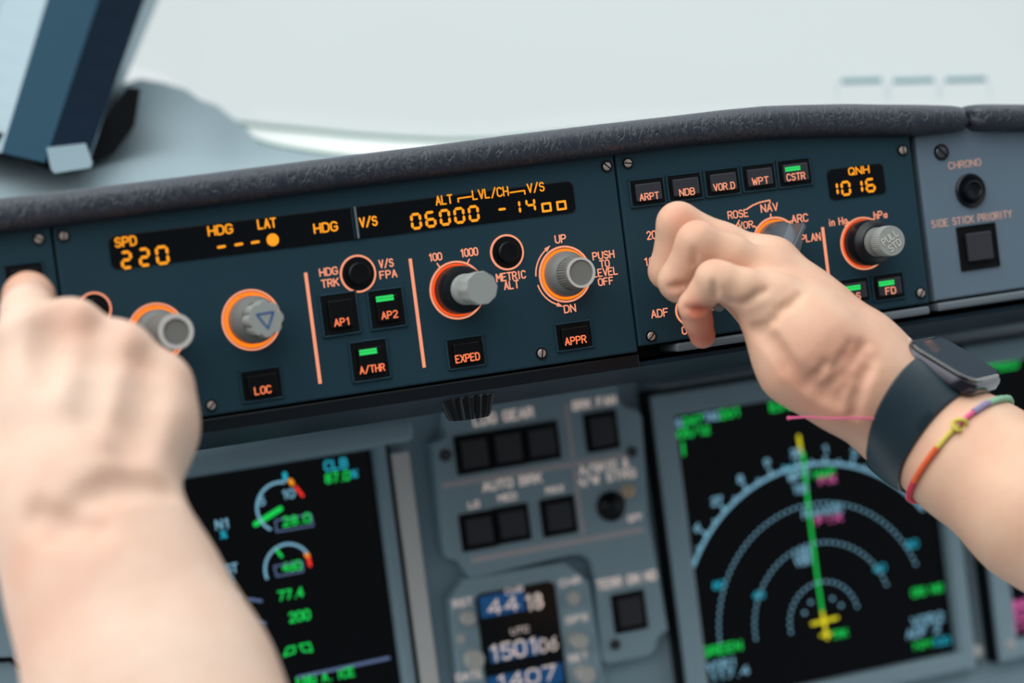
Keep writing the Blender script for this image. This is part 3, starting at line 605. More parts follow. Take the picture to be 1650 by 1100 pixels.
# ------------------------------------------------------------------ dashboard cowl, window post, windscreen
co_ = thing('dashboard_cowl', 'pale grey vinyl dashboard top rising behind the leather pad at the left', 'dashboard', Cp(200, 260, 1.15))
BACK = [(-160, 190, 1.30), (-60, 180, 1.32), (60, 168, 1.34), (150, 150, 1.36), (225, 127, 1.38), (262, 133, 1.38), (300, 144, 1.38), (322, 160, 1.37), (350, 170, 1.37), (372, 188, 1.36), (386, 197, 1.36), (402, 212, 1.35), (418, 230, 1.34), (450, 238, 1.33), (490, 246, 1.31), (540, 252, 1.30), (620, 258, 1.28), (800, 244, 1.30), (960, 224, 1.33), (1100, 207, 1.36), (1300, 196, 1.40), (1550, 193, 1.44), (1800, 191, 1.48)]
rows = []
for (px, py, z) in BACK:
    f0 = (px, interp(TOP, px)+12, 1.20); row = []
    for k in range(15):
        u = k/14; x = f0[0]+(px-f0[0])*u; y = f0[1]+(py-f0[1])*u; d = f0[2]+(z-f0[2])*(u**1.0)
        if k == 0: row.append(P(f0[0], interp(TOP, px)+20, .015))
        fold = .035*math.exp(-((px-385)/38)**2)*math.sin(PI*u)
        row.append(Cp(x, y, d+fold))
    row.append(Cp(px, py+3, z+.02)); row.append(Cp(px, py+90, z+.03))
    rows.append(row)
mb = MB(); mb.grid(rows); ob = mb.build('cowl_surface', MT['cowl'], co_, True, angle=60)
md = ob.modifiers.new('thick', 'SOLIDIFY'); md.thickness = .003; md.offset = -1 if True else 1
ps = thing('trim_1', 'slanted teal window post with side facets coloured as daylit at the left', 'window post', Cp(100, 230, 1.3), kind='structure')
T_ = [(-75, -40, 1.50), (14, -40, 1.42), (87, -40, 1.335), (172, -40, 1.315), (247, -40, 1.345), (272, -40, 1.41)]
B_ = [(-150, 225, 1.45), (-62, 240, 1.31), (2, 246, 1.205), (72, 262, 1.185), (140, 262, 1.20), (148, 256, 1.27)]
def facet(i, j, name, m, back=.05):
    a, b, c_, d = T_[i], T_[j], B_[j], B_[i]; mb = MB(); rows = []
    for k in range(9):
        u = k/8; rows.append([Cp(*[a[q]+(d[q]-a[q])*u for q in range(3)]), Cp(*[b[q]+(c_[q]-b[q])*u for q in range(3)])])
    mb.grid(rows); bk = [[Cp(*[a[q]+(d[q]-a[q])*k/8 for q in range(2)], a[2]+(d[2]-a[2])*k/8+back), Cp(*[b[q]+(c_[q]-b[q])*k/8 for q in range(2)], b[2]+(c_[2]-b[2])*k/8+back)] for k in range(9)]
    mb.grid([[r[1], r[0]] for r in bk]); mb.grid([[r[0], s2[0]] for r, s2 in zip(rows, bk)]); mb.grid([[r[1], s2[1]] for r, s2 in zip(rows, bk)])
    return mb.build(name, m, ps)
facet(0, 1, 'side_facet', MT['cowl']); facet(1, 2, 'side_facet', MT['postlight']); facet(2, 3, 'post_face', MT['post']); facet(3, 4, 'post_cheek', MT['postshade']); facet(4, 5, 'lit_window_facet', MT['postlight'])  # one post, its facets coloured as lit at the sides and shaded on the cheek
mb = MB(); pl = [(-60, 205), (12, 215), (145, 225), (205, 141), (226, 143), (217, 202), (186, 245), (150, 263), (84, 276), (40, 256), (-60, 240)]
n = len(pl); mb.add([Cp(a, b, 1.225+.0001*a) for a, b in pl]+[Cp(a, b, 1.40) for a, b in pl], [tuple(range(n)), tuple(range(n, 2*n))[::-1]]+[(i, i+n, (i+1) % n+n, (i+1) % n) for i in range(n)])
mb.build('post_foot', MT['capblack'], ps)['label'] = 'black socket at the foot of the post'
mb = MB(); pl = [(75, 238), (138, 231), (149, 262), (146, 270), (88, 279), (82, 272)]; n = len(pl)
mb.add([Cp(a, b, 1.17) for a, b in pl]+[Cp(a, b, 1.20) for a, b in pl], [tuple(range(n)), tuple(range(n, 2*n))[::-1]]+[(i, i+n, (i+1) % n+n, (i+1) % n) for i in range(n)])
mb.build('bracket', MT['postlight'], ps)['label'] = 'pale blue metal bracket'
wd = thing('window_1', 'large windscreen with white haze behind it above the leather pad', 'window', Cp(800, 220, 1.45), kind='structure')
gm = bpy.data.materials.new('clear_window_glass'); gm.use_nodes = True; t_ = gm.node_tree; t_.nodes.clear()
go = t_.nodes.new('ShaderNodeOutputMaterial'); gt = t_.nodes.new('ShaderNodeBsdfTransparent'); gg = t_.nodes.new('ShaderNodeBsdfGlossy'); gx = t_.nodes.new('ShaderNodeMixShader')
gt.inputs[0].default_value = (.97, .985, .98, 1); gg.inputs['Roughness'].default_value = .03; gx.inputs[0].default_value = .03
t_.links.new(gt.outputs[0], gx.inputs[1]); t_.links.new(gg.outputs[0], gx.inputs[2]); t_.links.new(gx.outputs[0], go.inputs[0])
LOW = [(60, 60, 1.46), (262, 120, 1.45), (340, 165, 1.44), (385, 197, 1.44), (430, 203, 1.44), (480, 207.5, 1.44), (560, 216, 1.44), (640, 222, 1.44), (720, 225.5, 1.44), (800, 224, 1.44), (900, 214, 1.45), (1050, 200, 1.46), (1250, 190, 1.48), (1500, 188, 1.50), (1800, 186, 1.52)]
rows = [[Cp(x, y, z), Cp(x, y*.5-60, z-.02), Cp(x, -130, z-.05)] for x, y, z in LOW]
mb = MB(); mb.grid(rows); b2 = [[Cp(x, y, z+.008), Cp(x, y*.5-60, z-.012), Cp(x, -130, z-.042)] for x, y, z in LOW]; mb.grid([r[::-1] for r in b2]); mb.grid([[a[0], b[0]] for a, b in zip(rows, b2)])
mb.build('pane', gm, wd, True)
mb = MB(); L2 = LOW[3:]; mb.tube([Cp(x, y+1, z) for x, y, z in L2], .0013, 10); mb.build('pane_edge', MT['greenline'], wd, True)
rows = [[Cp(x, y+2, z+.004), Cp(x, y+14, z-.02), Cp(x, y+30, z-.035), Cp(x, y+80, z-.05)] for x, y, z in LOW[3:]]
mb = MB(); mb.grid(rows); o_ = mb.build('sill', MT['sill'], wd, True); o_.modifiers.new('t', 'SOLIDIFY').thickness = .002
mb = MB(); mb.tube([Cp(x, y, 1.365) for x, y in ((408, 222), (425, 231), (455, 238.5), (490, 244.5), (530, 249.5), (580, 254))], [.0008, .0014, .0017, .0017, .0015, .001], 10); mb.build('sill_seam', MT['greenline'], wd, True)
for px in (1388, 1472, 1556):  # reflections in the windscreen, built as thin coloured strips by the glass
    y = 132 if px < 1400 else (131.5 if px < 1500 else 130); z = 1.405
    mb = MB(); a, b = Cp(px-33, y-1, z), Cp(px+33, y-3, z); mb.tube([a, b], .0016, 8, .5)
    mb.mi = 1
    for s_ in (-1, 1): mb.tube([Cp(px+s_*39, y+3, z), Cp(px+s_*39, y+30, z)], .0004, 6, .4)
    pm = MT.setdefault('mark', mat('grey_green_reflection', (120, 158, 164), .6)); pm2 = MT.setdefault('mark2', mat('faint_reflection', (196, 208, 210), .6))
    mb.build('window_reflection', [pm, pm2], wd)

# ------------------------------------------------------------------ main instrument panel behind and below
YM = .20
def mp(px, py, Y=YM): p = P(px, py, Y); return (p.x, p.z)
mpn = thing('instrument_panel', 'grey blue main instrument panel plate behind the screens and gauges', 'instrument panel', P(800, 900, YM+.02))
mb = MB(); a, b = mp(-150, 640), mp(1800, 1250); mb.box(a[0]-.02, b[0]+.05, YM+.0093, YM+.03, b[1]-.08, fz0+.05); mb.build('panel_plate', MT['main'], mpn)
def vbar(name, l, r_, top, bottom, y0, y1, m, parent, bev=.001):  # l, r_: its sides in the photo at height py; runs vertical in the panel
    xa, xb = mp(l[0], l[1])[0], mp(r_[0], r_[1])[0]; zt = mp(*top)[1]; zb = mp(*bottom)[1]
    mb = MB(); mb.box(xa, xb, y0, y1, zb, zt, bev); return mb.build(name, m, parent)
vbar('trim_strip', (629, 735), (658, 730), (643, 728), (700, 1180), YM-.002, YM+.009, MT['main_light'], mpn)

# -- screen units
def screen_unit(name, label, sx0, sx1, sz0, sz1, bez, Ys=None, hood=None):
    Ys = Ys or YM+.004
    t = thing(name, label, 'display screen', ((sx0+sx1)/2, YM+.03, (sz0+sz1)/2), 'cockpit display screens')
    mb = MB(); mb.box(sx0, sx1, Ys, Ys+.004, sz0, sz1); sc = mb.build('screen', MT['screen'], t)
    l, r_, b, u = bez; mb = MB()
    mb.box(sx0-l, sx0, YM-.003, YM+.008, sz0-b, sz1+u, .0015); mb.box(sx1, sx1+r_, YM-.003, YM+.008, sz0-b, sz1+u, .0015)
    mb.box(sx0-.001, sx1+.001, YM-.003, YM+.008, sz1, sz1+u, .0015); mb.box(sx0-.001, sx1+.001, YM-.003, YM+.008, sz0-b, sz0, .0015)
    mb.build('bezel', MT['main'], t)
    mb = MB(); gq = .0022; y0 = YM-.0005
    mb.box(sx0-l-gq, sx0-l, y0, YM+.009, sz0-b, sz1+u); mb.box(sx1+r_, sx1+r_+gq, y0, YM+.009, sz0-b, sz1+u); mb.box(sx0-l-gq, sx1+r_+gq, y0, YM+.009, sz1+u, sz1+u+gq); mb.build('seal', MT['well'], t)
    return t, sc
# engine display
ex_r = (mp(602, 740)[0]+mp(650, 1095)[0])/2; ez_t = mp(560, 729)[1]
ed_, eds = screen_unit('engine_display', 'dark engine screen with green and blue gauges, half covered by the left forearm', ex_r-.165, ex_r, ez_t-.150, ez_t, (.012, .0062, .012, .003))
mb = MB(); a = mp(250, 744, YM-.02); xr = P(667, 690, YM-.02).x; zt = P(490, 701, YM-.02).z; zb = P(490, 738, YM-.02).z
mb.box(xr-.21, xr, YM-.020, YM+.008, zb, zt, .003, 3); mb.build('hood', MT['main'], ed_, True)
nx0 = (mp(1085, 676)[0]+mp(1114, 900)[0])/2; nx1 = (mp(1533, 967)[0]+mp(1547, 1047)[0])/2; nz0 = (mp(1557, 1053)[1]+mp(1300, 1098)[1])/2; nz1 = (mp(1085, 668)[1]+mp(1240, 646)[1])/2
nd_, nds = screen_unit('navigation_display', 'large dark screen with pale range arcs, green course line and yellow aircraft mark', nx0, nx1, nz0, nz1, (.0125, .0095, .010, .0125))
px0 = (mp(1624, 920)[0]+mp(1632, 1020)[0])/2
pf_, pfs = screen_unit('flight_display', 'dark screen cut off by the right edge of the photo with pink and green text', px0, px0+.16, nz0, nz1, (.0125, .0095, .010, .0125))
mb = MB(); mb.box(nx0-.0155, px0+.18, YM-.022, YM+.008, nz1+.0165, nz1+.0200, .0015); mb.build('hood', MT['bar'], mpn)
SY = YM+.0035
def stroke_s(mb, pts, tpx): strokepx(mb, pts, tpx, YM, SY)
def text_s(mb, tx, a, b, h, t=.2): m = MB(); textpx(m, tx, a, b, h, YM, SY, t); mb.words.append((m, 'screen_text'))
def arcpx(mb, cx, cy, rpx, a0, a1, tpx, n=24, dash=0, Y=YM):
    c = P(cx, cy, Y); s = (P(0, 0, Y)-P(0, 1, Y)).z*1.0; r = rpx*s
    for k in range(n):
        if dash and k % 2: continue
        b0, b1 = a0+(a1-a0)*k/n, a0+(a1-a0)*(k+(.35 if dash else 1))/n; mb.stroke(arc(c.x, c.z, r, r, b0, b1, 3), tpx*s, SY)
    return c, r, s
# engine display contents
t = MB(); arcpx(t, 456, 817, 42, 235, 75, 4.5); arcpx(t, 468, 916, 41, 195, 28, 4.5); arcpx(t, 268, 850, 42, 150, 75, 4.5)
for a in (('N1', (352, 853), (372, 850), 14), ('10', (459, 804), (478, 801), 13), ('5', (421, 815), (430, 813), 12), ('EGT', (356, 927), (386, 922), 14), ('N2', (369, 975), (390, 971), 14), ('FF', (374, 1008), (392, 1005), 12), ('10', (274, 835), (290, 832), 13)): text_s(t, *a)
t.build('scale_marks', MT['scyan'], eds)
t = MB()
for a in (('%', (359, 868), (369, 866), 11), ('CLB', (528, 759), (563, 753), 15), ('%', (570, 770), (580, 768), 11), ('C', (371, 941), (380, 940), 11), ('%', (376, 989), (386, 988), 11), ('KG/H', (378, 1027), (406, 1022), 11)): text_s(t, *a)
stroke_s(t, [(463, 772), (462, 764)], 8); t.build('unit_marks', MT['steal'], eds)
t = MB(); stroke_s(t, [(415, 845), (455, 820)], 9); stroke_s(t, [(447, 884), (457, 897)], 5)
for a in (('28.0', (460, 848), (504, 841), 14), ('460', (460, 922), (489, 917), 14), ('77.4', (453, 968), (492, 961), 14), ('200', (471, 1003), (503, 998), 15), ('8.0', (280, 880), (314, 875), 14), ('87.0', (529, 779), (567, 772), 14), ('ENG A. ICE', (483, 1106), (575, 1090), 14)): text_s(t, *a)
stroke_s(t, [(461, 1058), (466, 1045), (478, 1042), (478, 1052), (461, 1058)], 3); stroke_s(t, [(486, 1040), (502, 1037), (506, 1050), (492, 1050), (486, 1040)], 3)
t.build('green_readings', MT['sgreen'], eds)
t = MB(); stroke_s(t, [(447, 839), (504, 829), (508, 847), (449, 857), (447, 839)], 2.6); stroke_s(t, [(445, 913), (490, 905), (492, 921), (449, 929), (445, 913)], 2.6); stroke_s(t, [(280, 865), (317, 858), (321, 880), (286, 887)], 2.6)
stroke_s(t, [(404, 966), (424, 969)], 5); stroke_s(t, [(409, 1002), (430, 1005)], 5); stroke_s(t, [(484, 1092), (630, 1061)], 5.5); t.build('slate_frames', MT['sgrey'], eds)
t = MB(); stroke_s(t, [(480, 785), (491, 799)], 5); stroke_s(t, [(500, 898), (503, 911)], 6); stroke_s(t, [(292, 823), (302, 835)], 5); t.build('red_limits', MT['sred'], eds)
t = MB(); stroke_s(t, [(471, 775), (474, 779)], 8); stroke_s(t, [(497, 893), (499, 896)], 8); stroke_s(t, [(284, 813), (287, 816)], 7); t.build('amber_limits', MT['samb'], eds)
# navigation display contents
CXN, CYN = 1334, 1001
t = MB(); c, r, s = arcpx(t, CXN, CYN, 292, 150, 36, 6, 40)
for k in range(-5, 6):
    for half in (0, 1):
        q = math.radians(93-k*11.2-half*5.6)
        if not 34 < math.degrees(q) < 151: continue
        L = (12 if half == 0 else 6)*s; a = (c.x+r*math.cos(q), c.z+r*math.sin(q)); b = (c.x+(r+L)*math.cos(q), c.z+(r+L)*math.sin(q)); t.stroke([a, b], 5*s, SY)
        if half == 0:
            m_ = (c.x+(r+26*s)*math.cos(q), c.z+(r+26*s)*math.sin(q)); tx = str((30+k) % 36) if k % 3 == 0 else str((30+k) % 10)
            text_into(t, tx, m_[0]-len(tx)*5*s, m_[0]+len(tx)*5*s, m_[1]-6.5*s, 13*s, SY, .24)
for a in (('GS', (1086, 690), (1104, 687), 12), ('TAS', (1141, 679), (1163, 675), 12), ('WPT', (1276, 776), (1310, 770), 14), ('TOD', (1285, 796), (1306, 792), 12), ('RANGE', (1300, 835), (1364, 824), 12), ('VOR', (1288, 912), (1312, 908), 12), ('LSZH', (1286, 898), (1311, 893), 11),
          ('VOR1', (1145, 1082), (1190, 1074), 13), ('117.4', (1150, 1098), (1212, 1087), 13), ('VOR2', (1476, 1010), (1526, 1001), 14), ('ADF 2', (1468, 1029), (1520, 1019), 13)): text_s(t, *a)
t.build('compass_arc', MT['scyan'], nds)
t = MB()
for kk, a0, a1 in ((1, 187, 8), (2, 183, 16), (3, 180, 18)): arcpx(t, CXN, CYN, 73*kk, a0, a1, 4.6, 30*kk+7, 1)
for x, y in ((1301, 988), (1311, 971), (1346, 965), (1360, 976)): stroke_s(t, [(x, y), (x+1, y)], 6)
t.build('range_arcs', MT['scyan'], nds)
t = MB(); stroke_s(t, [(1299, 730), (1308, 820), (1322, 930), (1330, 985)], 5)
for a in (('247', (1107, 686), (1136, 681), 12), ('261', (1166, 675), (1196, 669), 13), ('305/12', (1087, 708), (1148, 698), 12), ('ILS APP', (1246, 664), (1296, 654), 14), ('MAP', (1318, 771), (1350, 765), 11), ('TRK', (1346, 1030), (1371, 1025), 11), ('CRS 140', (1476, 962), (1524, 953), 12), ('NM', (1480, 1047), (1506, 1042), 11), ('GREEN', (1138, 1059), (1200, 1047), 14)): text_s(t, *a)
stroke_s(t, [(1105, 714), (1107, 733)], 4); t.build('course_line', MT['sgreen'], nds)
t = MB(); stroke_s(t, [(1292, 703), (1296, 730)], 6); stroke_s(t, [(1314, 1006), (1354, 996)], 6); stroke_s(t, [(1330, 986), (1338, 1029)], 6); stroke_s(t, [(1328, 1025), (1343, 1022)], 5); t.build('aircraft_mark', MT['syel'], nds)
t = MB()
for a in (('80', (1155, 950), (1172, 947), 11), ('40', (1220, 966), (1236, 963), 11), ('40', (1414, 923), (1432, 920), 11), ('80', (1467, 884), (1484, 881), 11), ('100', (1510, 1042), (1536, 1037), 11), ('X', (1268, 762), (1282, 759), 11)): text_s(t, *a)
t.build('range_numbers', MT['steal'], nds)
t = MB(); text_s(t, 'FIX', (1327, 781), (1352, 776), 11); text_s(t, 'FIX', (1322, 846), (1362, 838), 11); t.build('magenta_text', MT['smag'], nds)
t = MB(); text_s(t, 'SPEED', (1592, 600), (1646, 590), 15); t.build('green_text', MT['sgreen'], pfs)
t = MB(); text_s(t, 'QNH', (1632, 985), (1670, 979), 15); text_s(t, '005', (1634, 1003), (1674, 997), 13); text_s(t, '116', (1637, 1020), (1678, 1014), 13); t.build('magenta_text', MT['smag'], pfs)
t = MB(); stroke_s(t, [(1626, 918), (1650, 915)], 5); t.build('pale_scale', MT['scyan'], pfs)
for px, py in ((1574, 1049), (1627, 1038)):
    c = P(px, py, YM-.002); k = MB(); k.lathe((c.x, YM+.008, c.z), [(.0040, 0), (.0038, .010), (.003, .0115), (.0001, .012)], 24); k.build('knurled_fastener', MT['rim'], mpn, True)

# -- landing gear and brake panel
lg = thing('landing_gear_panel', 'grey blue panel between the screens with square dark landing gear and brake buttons', 'control panel', P(870, 830, YM))
OUT = [(716, 640), (718, 668), (717, 696), (712, 706), (700, 711), (694, 714), (712, 868), (716, 894), (722, 900), (738, 903), (746, 916), (754, 929), (760, 931), (900, 897), (918, 893), (936, 893), (949, 902), (954, 922), (966, 1060), (976, 1069), (1046, 1054), (1053, 1042), (1055, 1031), (1062, 1022), (1073, 1013), (1071, 1003), (1041, 830), (1031, 672), (1024, 660), (1006, 656), (997, 648), (989, 619), (985, 580), (712, 620)]
mb = MB(); mb.prism([mp(a, b, YM) for a, b in OUT], YM-.003, YM+.0075, .0009); mb.build('face_plate', MT['main'], lg)
LY = YM-.003
for s_ in ((717.5, 733.5, 9), (1017.7, 728, 8), (991, 1038, 8)): screw(lg, s_[0], s_[1], s_[2], LY, 30, MT['screwd'])
def b3(q, n_): 
    tl, tr, br, bl = q; out = []
    for i in range(n_):
        a, b = i/n_, (i+1)/n_; L = lambda p, r_, u: (p[0]+(r_[0]-p[0])*u, p[1]+(r_[1]-p[1])*u)
        out.append([L(tl, tr, a), L(tl, tr, b), L(bl, br, b), L(bl, br, a)])
    return out
for q in b3([(730, 705), (895, 679), (902, 736), (741, 764)], 3)+b3([(739.5, 832), (847, 811), (854.5, 866), (748, 888)], 2)+[[(940, 668), (990.5, 662), (996, 720), (948, 728)], [(870.5, 807), (922, 799), (929, 855), (877, 864.5)], [(985.5, 959), (1034.5, 952), (1042.7, 1011), (992, 1018)]]:
    button(lg, q, None, None, None, Y=LY, capm='cap', frame='well', capin=.13)
legends(lg, (('LDG GEAR', (765, 688), (859, 668), 15), ('BRK FAN', (924, 660), (992, 650), 13), ('AUTO BRK', (779, 792), (873, 775), 13.5), ('LO', (756, 819), (772, 816), 10), ('MED', (804, 808), (832, 803), 10), ('MAX', (881, 796), (908, 790), 10),
          ('A/SKID &', (935, 764.5), (1012, 751), 13), ('N/W STRG', (930, 783), (1024, 768), 13), ('OFF', (1013, 841), (1035, 836), 9.5), ('TERR ON ND', (963, 950), (1058, 932), 14)), LY, LY-.0002, .22, MT['printed'])
def rule(a, b, w_):
    p, p2 = P(*a, LY), P(*b, LY); mb = MB()
    if abs(p.x-p2.x) > abs(p.z-p2.z): z = (p.z+p2.z)/2; mb.box(p.x, p2.x, LY-.0003, LY+.0002, z-w_/2, z+w_/2)
    else: x = (p.x+p2.x)/2; mb.box(x-w_/2, x+w_/2, LY-.0003, LY+.0002, p2.z, p.z)
    mb.build('divider_line', MT['pinkrule'], lg)
rule((712, 782), (1012, 733), .0030); rule((759, 902), (1037, 853), .0030); rule((911, 650), (924, 738), .0024); rule((924, 753), (940, 860), .0024)
c = P(983.6, 815.5, LY); s = (P(0, 0, YM)-P(0, 1, YM)).z
k = MB(); k.lathe((c.x, LY, c.z), [(27*s, 0), (27*s, .0015), (24*s, .0022), (20*s, .0015), (12*s, .003), (.0001, .004)], 40); kn = k.build('toggle_switch', MT['black'], lg, True)
k = MB(); a_ = Vector((c.x, LY-.002, c.z)); b_ = P(1012, 791, LY-.009); k.tube([a_, a_.lerp(b_, .7), b_], [.0016, .002, .0028], 14); k.build('lever_stem', MT['black'], kn, True); k = MB(); k.lathe(b_, [(.001, -.0036), (.0036, -.0015), (.0040, .0005), (.0030, .0030), (.0005, .0040)], 24); k.build('toggle_lever', MT['cream'], kn, True)

# -- clock
ck = thing('cockpit_clock', 'clock with blue windows and small white push knobs below the brake buttons', 'clock', P(840, 1020, YM))
mb = MB(); pl = [(748, 931), (905, 905), (945, 936), (990, 1230), (755, 1270), (722, 966)]; mb.prism([mp(a, b) for a, b in pl], YM-.004, YM+.0078, .001); mb.build('face_plate', MT['main'], ck)
KY = YM-.004
mb = MB(); x0, x1, z0, z1 = rectpx([(767, 957), (890, 935), (922, 1150), (790, 1172)], KY); mb.prism(rrect(x0, x1, z0, z1, .004), KY-.0008, KY+.0004); cw = mb.build('display_window', MT['glass'], ck)
mb = MB()
for q in ([(770, 962), (842, 948), (846, 982), (776, 996)], [(786, 1042), (870, 1026), (873, 1052), (790, 1068)], [(783, 1090), (905, 1068), (908, 1100), (788, 1122)]):
    x0, x1, z0, z1 = rectpx(q, KY); mb.box(x0, x1, KY-.0010, KY-.0006, z0, z1)
mb.build('blue_window', MT['sbluew'], cw)
t = MB()
for a in (('44', (787, 990), (834, 981), 22), ('18', (847, 983), (873, 978), 24), ('1501', (790, 1065), (864, 1051), 25), ('06', (869, 1050), (897, 1045), 20), ('1407', (800, 1110), (895, 1093), 22)): textpx(t, *a, KY, KY-.0012, .17)
t.build('display_digits', MT['printed'], cw)
legends(ck, (('RST', (730, 979), (760, 973), 11), ('CHR', (814, 958), (842, 952), 9), ('UTC', (823, 1022), (851, 1016), 9), ('CHR', (902, 945), (934, 938), 10), ('GPS', (912, 1004), (946, 998), 10), ('SET', (916, 1066), (946, 1060), 10), ('DATE', (735, 1097), (776, 1089), 11)), KY, KY-.0012, .2, MT['printed'])
for px, py, rp, hh in ((757, 997, 13, .008), (744, 1030, 8, .003), (767, 1064, 18, .008), (925.5, 964.5, 12.5, .004), (938, 1034, 15, .012), (948, 1088, 17, .012)):
    c = P(px, py, KY-hh); rr = rp*s; k = MB(); k.lathe((c.x, KY, c.z), [(rr*.85, 0), (rr, hh*.5), (rr, hh*.9), (rr*.85, hh), (.0001, hh)], 32, mod=fluted(12, .06)); k.build('push_knob', MT['white'], ck, True)

# -- lower left gauge behind the forearm
lp = thing('standby_gauge_panel', 'grey panel with pale round gauge rim at the lower left beside the forearm', 'gauge', P(30, 1000, YM))
mb = MB(); pl = [(-160, 870), (62, 870), (108, 1260), (-120, 1260)]; mb.prism([mp(a, b) for a, b in pl], YM-.002, YM+.0078, .001); mb.build('face_plate', MT['main'], lp)
c = P(56, 985, YM-.006); k = MB(); k.lathe((c.x, YM-.002, c.z), [(.0135, 0), (.0132, .005), (.0115, .0065), (.009, .005), (.0001, .005)], 48); k.build('gauge_rim', MT['bar'], lp, True)
mb = MB(); mb.tube([P(a, b, YM-.003) for a, b in ((-40, 1066), (0, 1063), (17, 1062), (40, 1079), (60, 1100), (62, 1140))], .0012, 8); mb.build('panel_groove', MT['well'], lp, True)

# -- dimmer knob under the autopilot panel
p = P(757, 640, .03); top = (P(711, 655, .03)-P(802, 641, .03)).length/2
kd = MB(); kd.lathe((p.x, .034, fz0-h1+.001), [(top*.98, 0), (top*1.0, .0035), (top*.92, .0045), (top*.74, .0125), (top*.66, .0140), (.0001, .0142)], 120, axis=(0, 0, -1), mod=lambda a, i: 1 if i in (0, 1, 5) else fluted(18, .10)(a, i))
tag(kd.build('dimmer_knob', MT['black'], None, True), 'black fluted knob hanging below the autopilot panel above the gear legend', 'knob')

# ------------------------------------------------------------------ hands: one continuous skin grown round the bones
def caps(P_, a, b, ra, rb):
    ba = b-a; L = ba.dot(ba)
    t = np.clip(((P_-a) @ ba)/max(L, 1e-12), 0, 1)
    return np.linalg.norm(P_-(a+t[..., None]*ba), axis=-1)-(ra+(rb-ra)*t)
def smin(a, b, k):
    h = np.maximum(k-np.abs(a-b), 0)/k; return np.minimum(a, b)-h*h*k*.25
class Body:
    def __init__(s): s.ops = []
    def chain(s, pts, k=.006, grp='palm'):       # pts of (px, py, depth, radius in mm)
        q = [(np.array(Cp(*p[:3])), p[3]/1000) for p in pts]; s.ops.append((grp, q, k))
    def eval(s, X, ax=None):
        big = np.full(X.shape[:-1], .5); groups = {}; order = []
        for grp, q, k in s.ops:
            if grp.startswith('cut'): continue
            if grp not in groups: groups[grp] = big.copy(); order.append(grp)
            for (a, ra), (b, rb) in zip(q[:-1], q[1:]):
                if ax is None: groups[grp] = smin(groups[grp], caps(X, a, b, ra, rb), k); continue
                m_ = max(ra, rb)+.016+k; sl = []
                for q3 in range(3):
                    lo3 = min(a[q3], b[q3])-m_; hi3 = max(a[q3], b[q3])+m_; sl.append(slice(int(np.searchsorted(ax[q3], lo3)), int(np.searchsorted(ax[q3], hi3))))
                sl = tuple(sl)
                if all(q3.stop > q3.start for q3 in sl): groups[grp][sl] = smin(groups[grp][sl], caps(X[sl], a, b, ra, rb), k)
        d = big
        for g_ in order:
            if g_ != 'palm': d = smin(d, groups[g_], .0012)
        d = smin(d, groups['palm'], s.kp)
        for grp, q, k in s.ops:
            if grp.startswith('cut'):
                for (a, ra), (b, rb) in zip(q[:-1], q[1:]): d = -smin(-d, caps(X, a, b, ra, rb), k)
        return d
def mesh_nets(body, h):
    pts = [p for _, q, _ in body.ops for p, r in q]; rr = max(r for _, q, _ in body.ops for p, r in q)
    lo = np.min(pts, 0)-rr-.004; hi = np.max(pts, 0)+rr+.004; n = np.ceil((hi-lo)/h).astype(int)+2
    D = np.empty(n, dtype=np.float32); ax = [lo[i]+h*np.arange(n[i]) for i in range(3)]
    for i0 in range(0, n[0], 16):
        X = np.stack(np.meshgrid(ax[0][i0:i0+16], ax[1], ax[2], indexing='ij'), -1); D[i0:i0+16] = body.eval(X, (ax[0][i0:i0+16], ax[1], ax[2]))
    S = D < 0; c8 = [D[a:n[0]-1+a, b:n[1]-1+b, c_:n[2]-1+c_] for a in (0, 1) for b in (0, 1) for c_ in (0, 1)]
    cnt = sum((x < 0).astype(np.int8) for x in c8); act = (cnt > 0) & (cnt < 8)
    idx = np.full(act.shape, -1, dtype=np.int64); I = np.argwhere(act); idx[act] = np.arange(len(I))
    cor = [(a, b, c_) for a in (0, 1) for b in (0, 1) for c_ in (0, 1)]
    vals = [x[act].astype(float) for x in c8]; acc = np.zeros((len(I), 3)); w_ = np.zeros(len(I))
    for i in range(8):
        for j in range(i+1, 8):
            if sum(abs(cor[i][q]-cor[j][q]) for q in range(3)) != 1: continue
            a, b = vals[i], vals[j]; m_ = (a < 0) != (b < 0); t = np.where(m_, a/np.where(m_, a-b, 1), 0)
            p = np.array(cor[i])[None]+t[:, None]*(np.array(cor[j])-np.array(cor[i]))[None]
            acc += np.where(m_[:, None], p, 0); w_ += m_
    V = lo+(I+acc/w_[:, None])*h
    Fs = []
    for axd in range(3):
        o1, o2 = [(1, 2), (2, 0), (0, 1)][axd]
        sl0 = [slice(None)]*3; sl1 = [slice(None)]*3; sl0[axd] = slice(0, -1); sl1[axd] = slice(1, None)
        a, b = S[tuple(sl0)], S[tuple(sl1)]; E = np.argwhere(a != b); ins = a[tuple(E.T)]
        ok = (E[:, o1] > 0) & (E[:, o2] > 0) & (E[:, o1] < n[o1]-1) & (E[:, o2] < n[o2]-1); E = E[ok]; ins = ins[ok]
        def g_(d1, d2): Q = E.copy(); Q[:, o1] -= d1; Q[:, o2] -= d2; return idx[tuple(Q.T)]
        q = np.stack([g_(1, 1), g_(0, 1), g_(0, 0), g_(1, 0)], 1); q[~ins] = q[~ins][:, ::-1]; Fs.append(q)
    return V, np.concatenate(Fs)
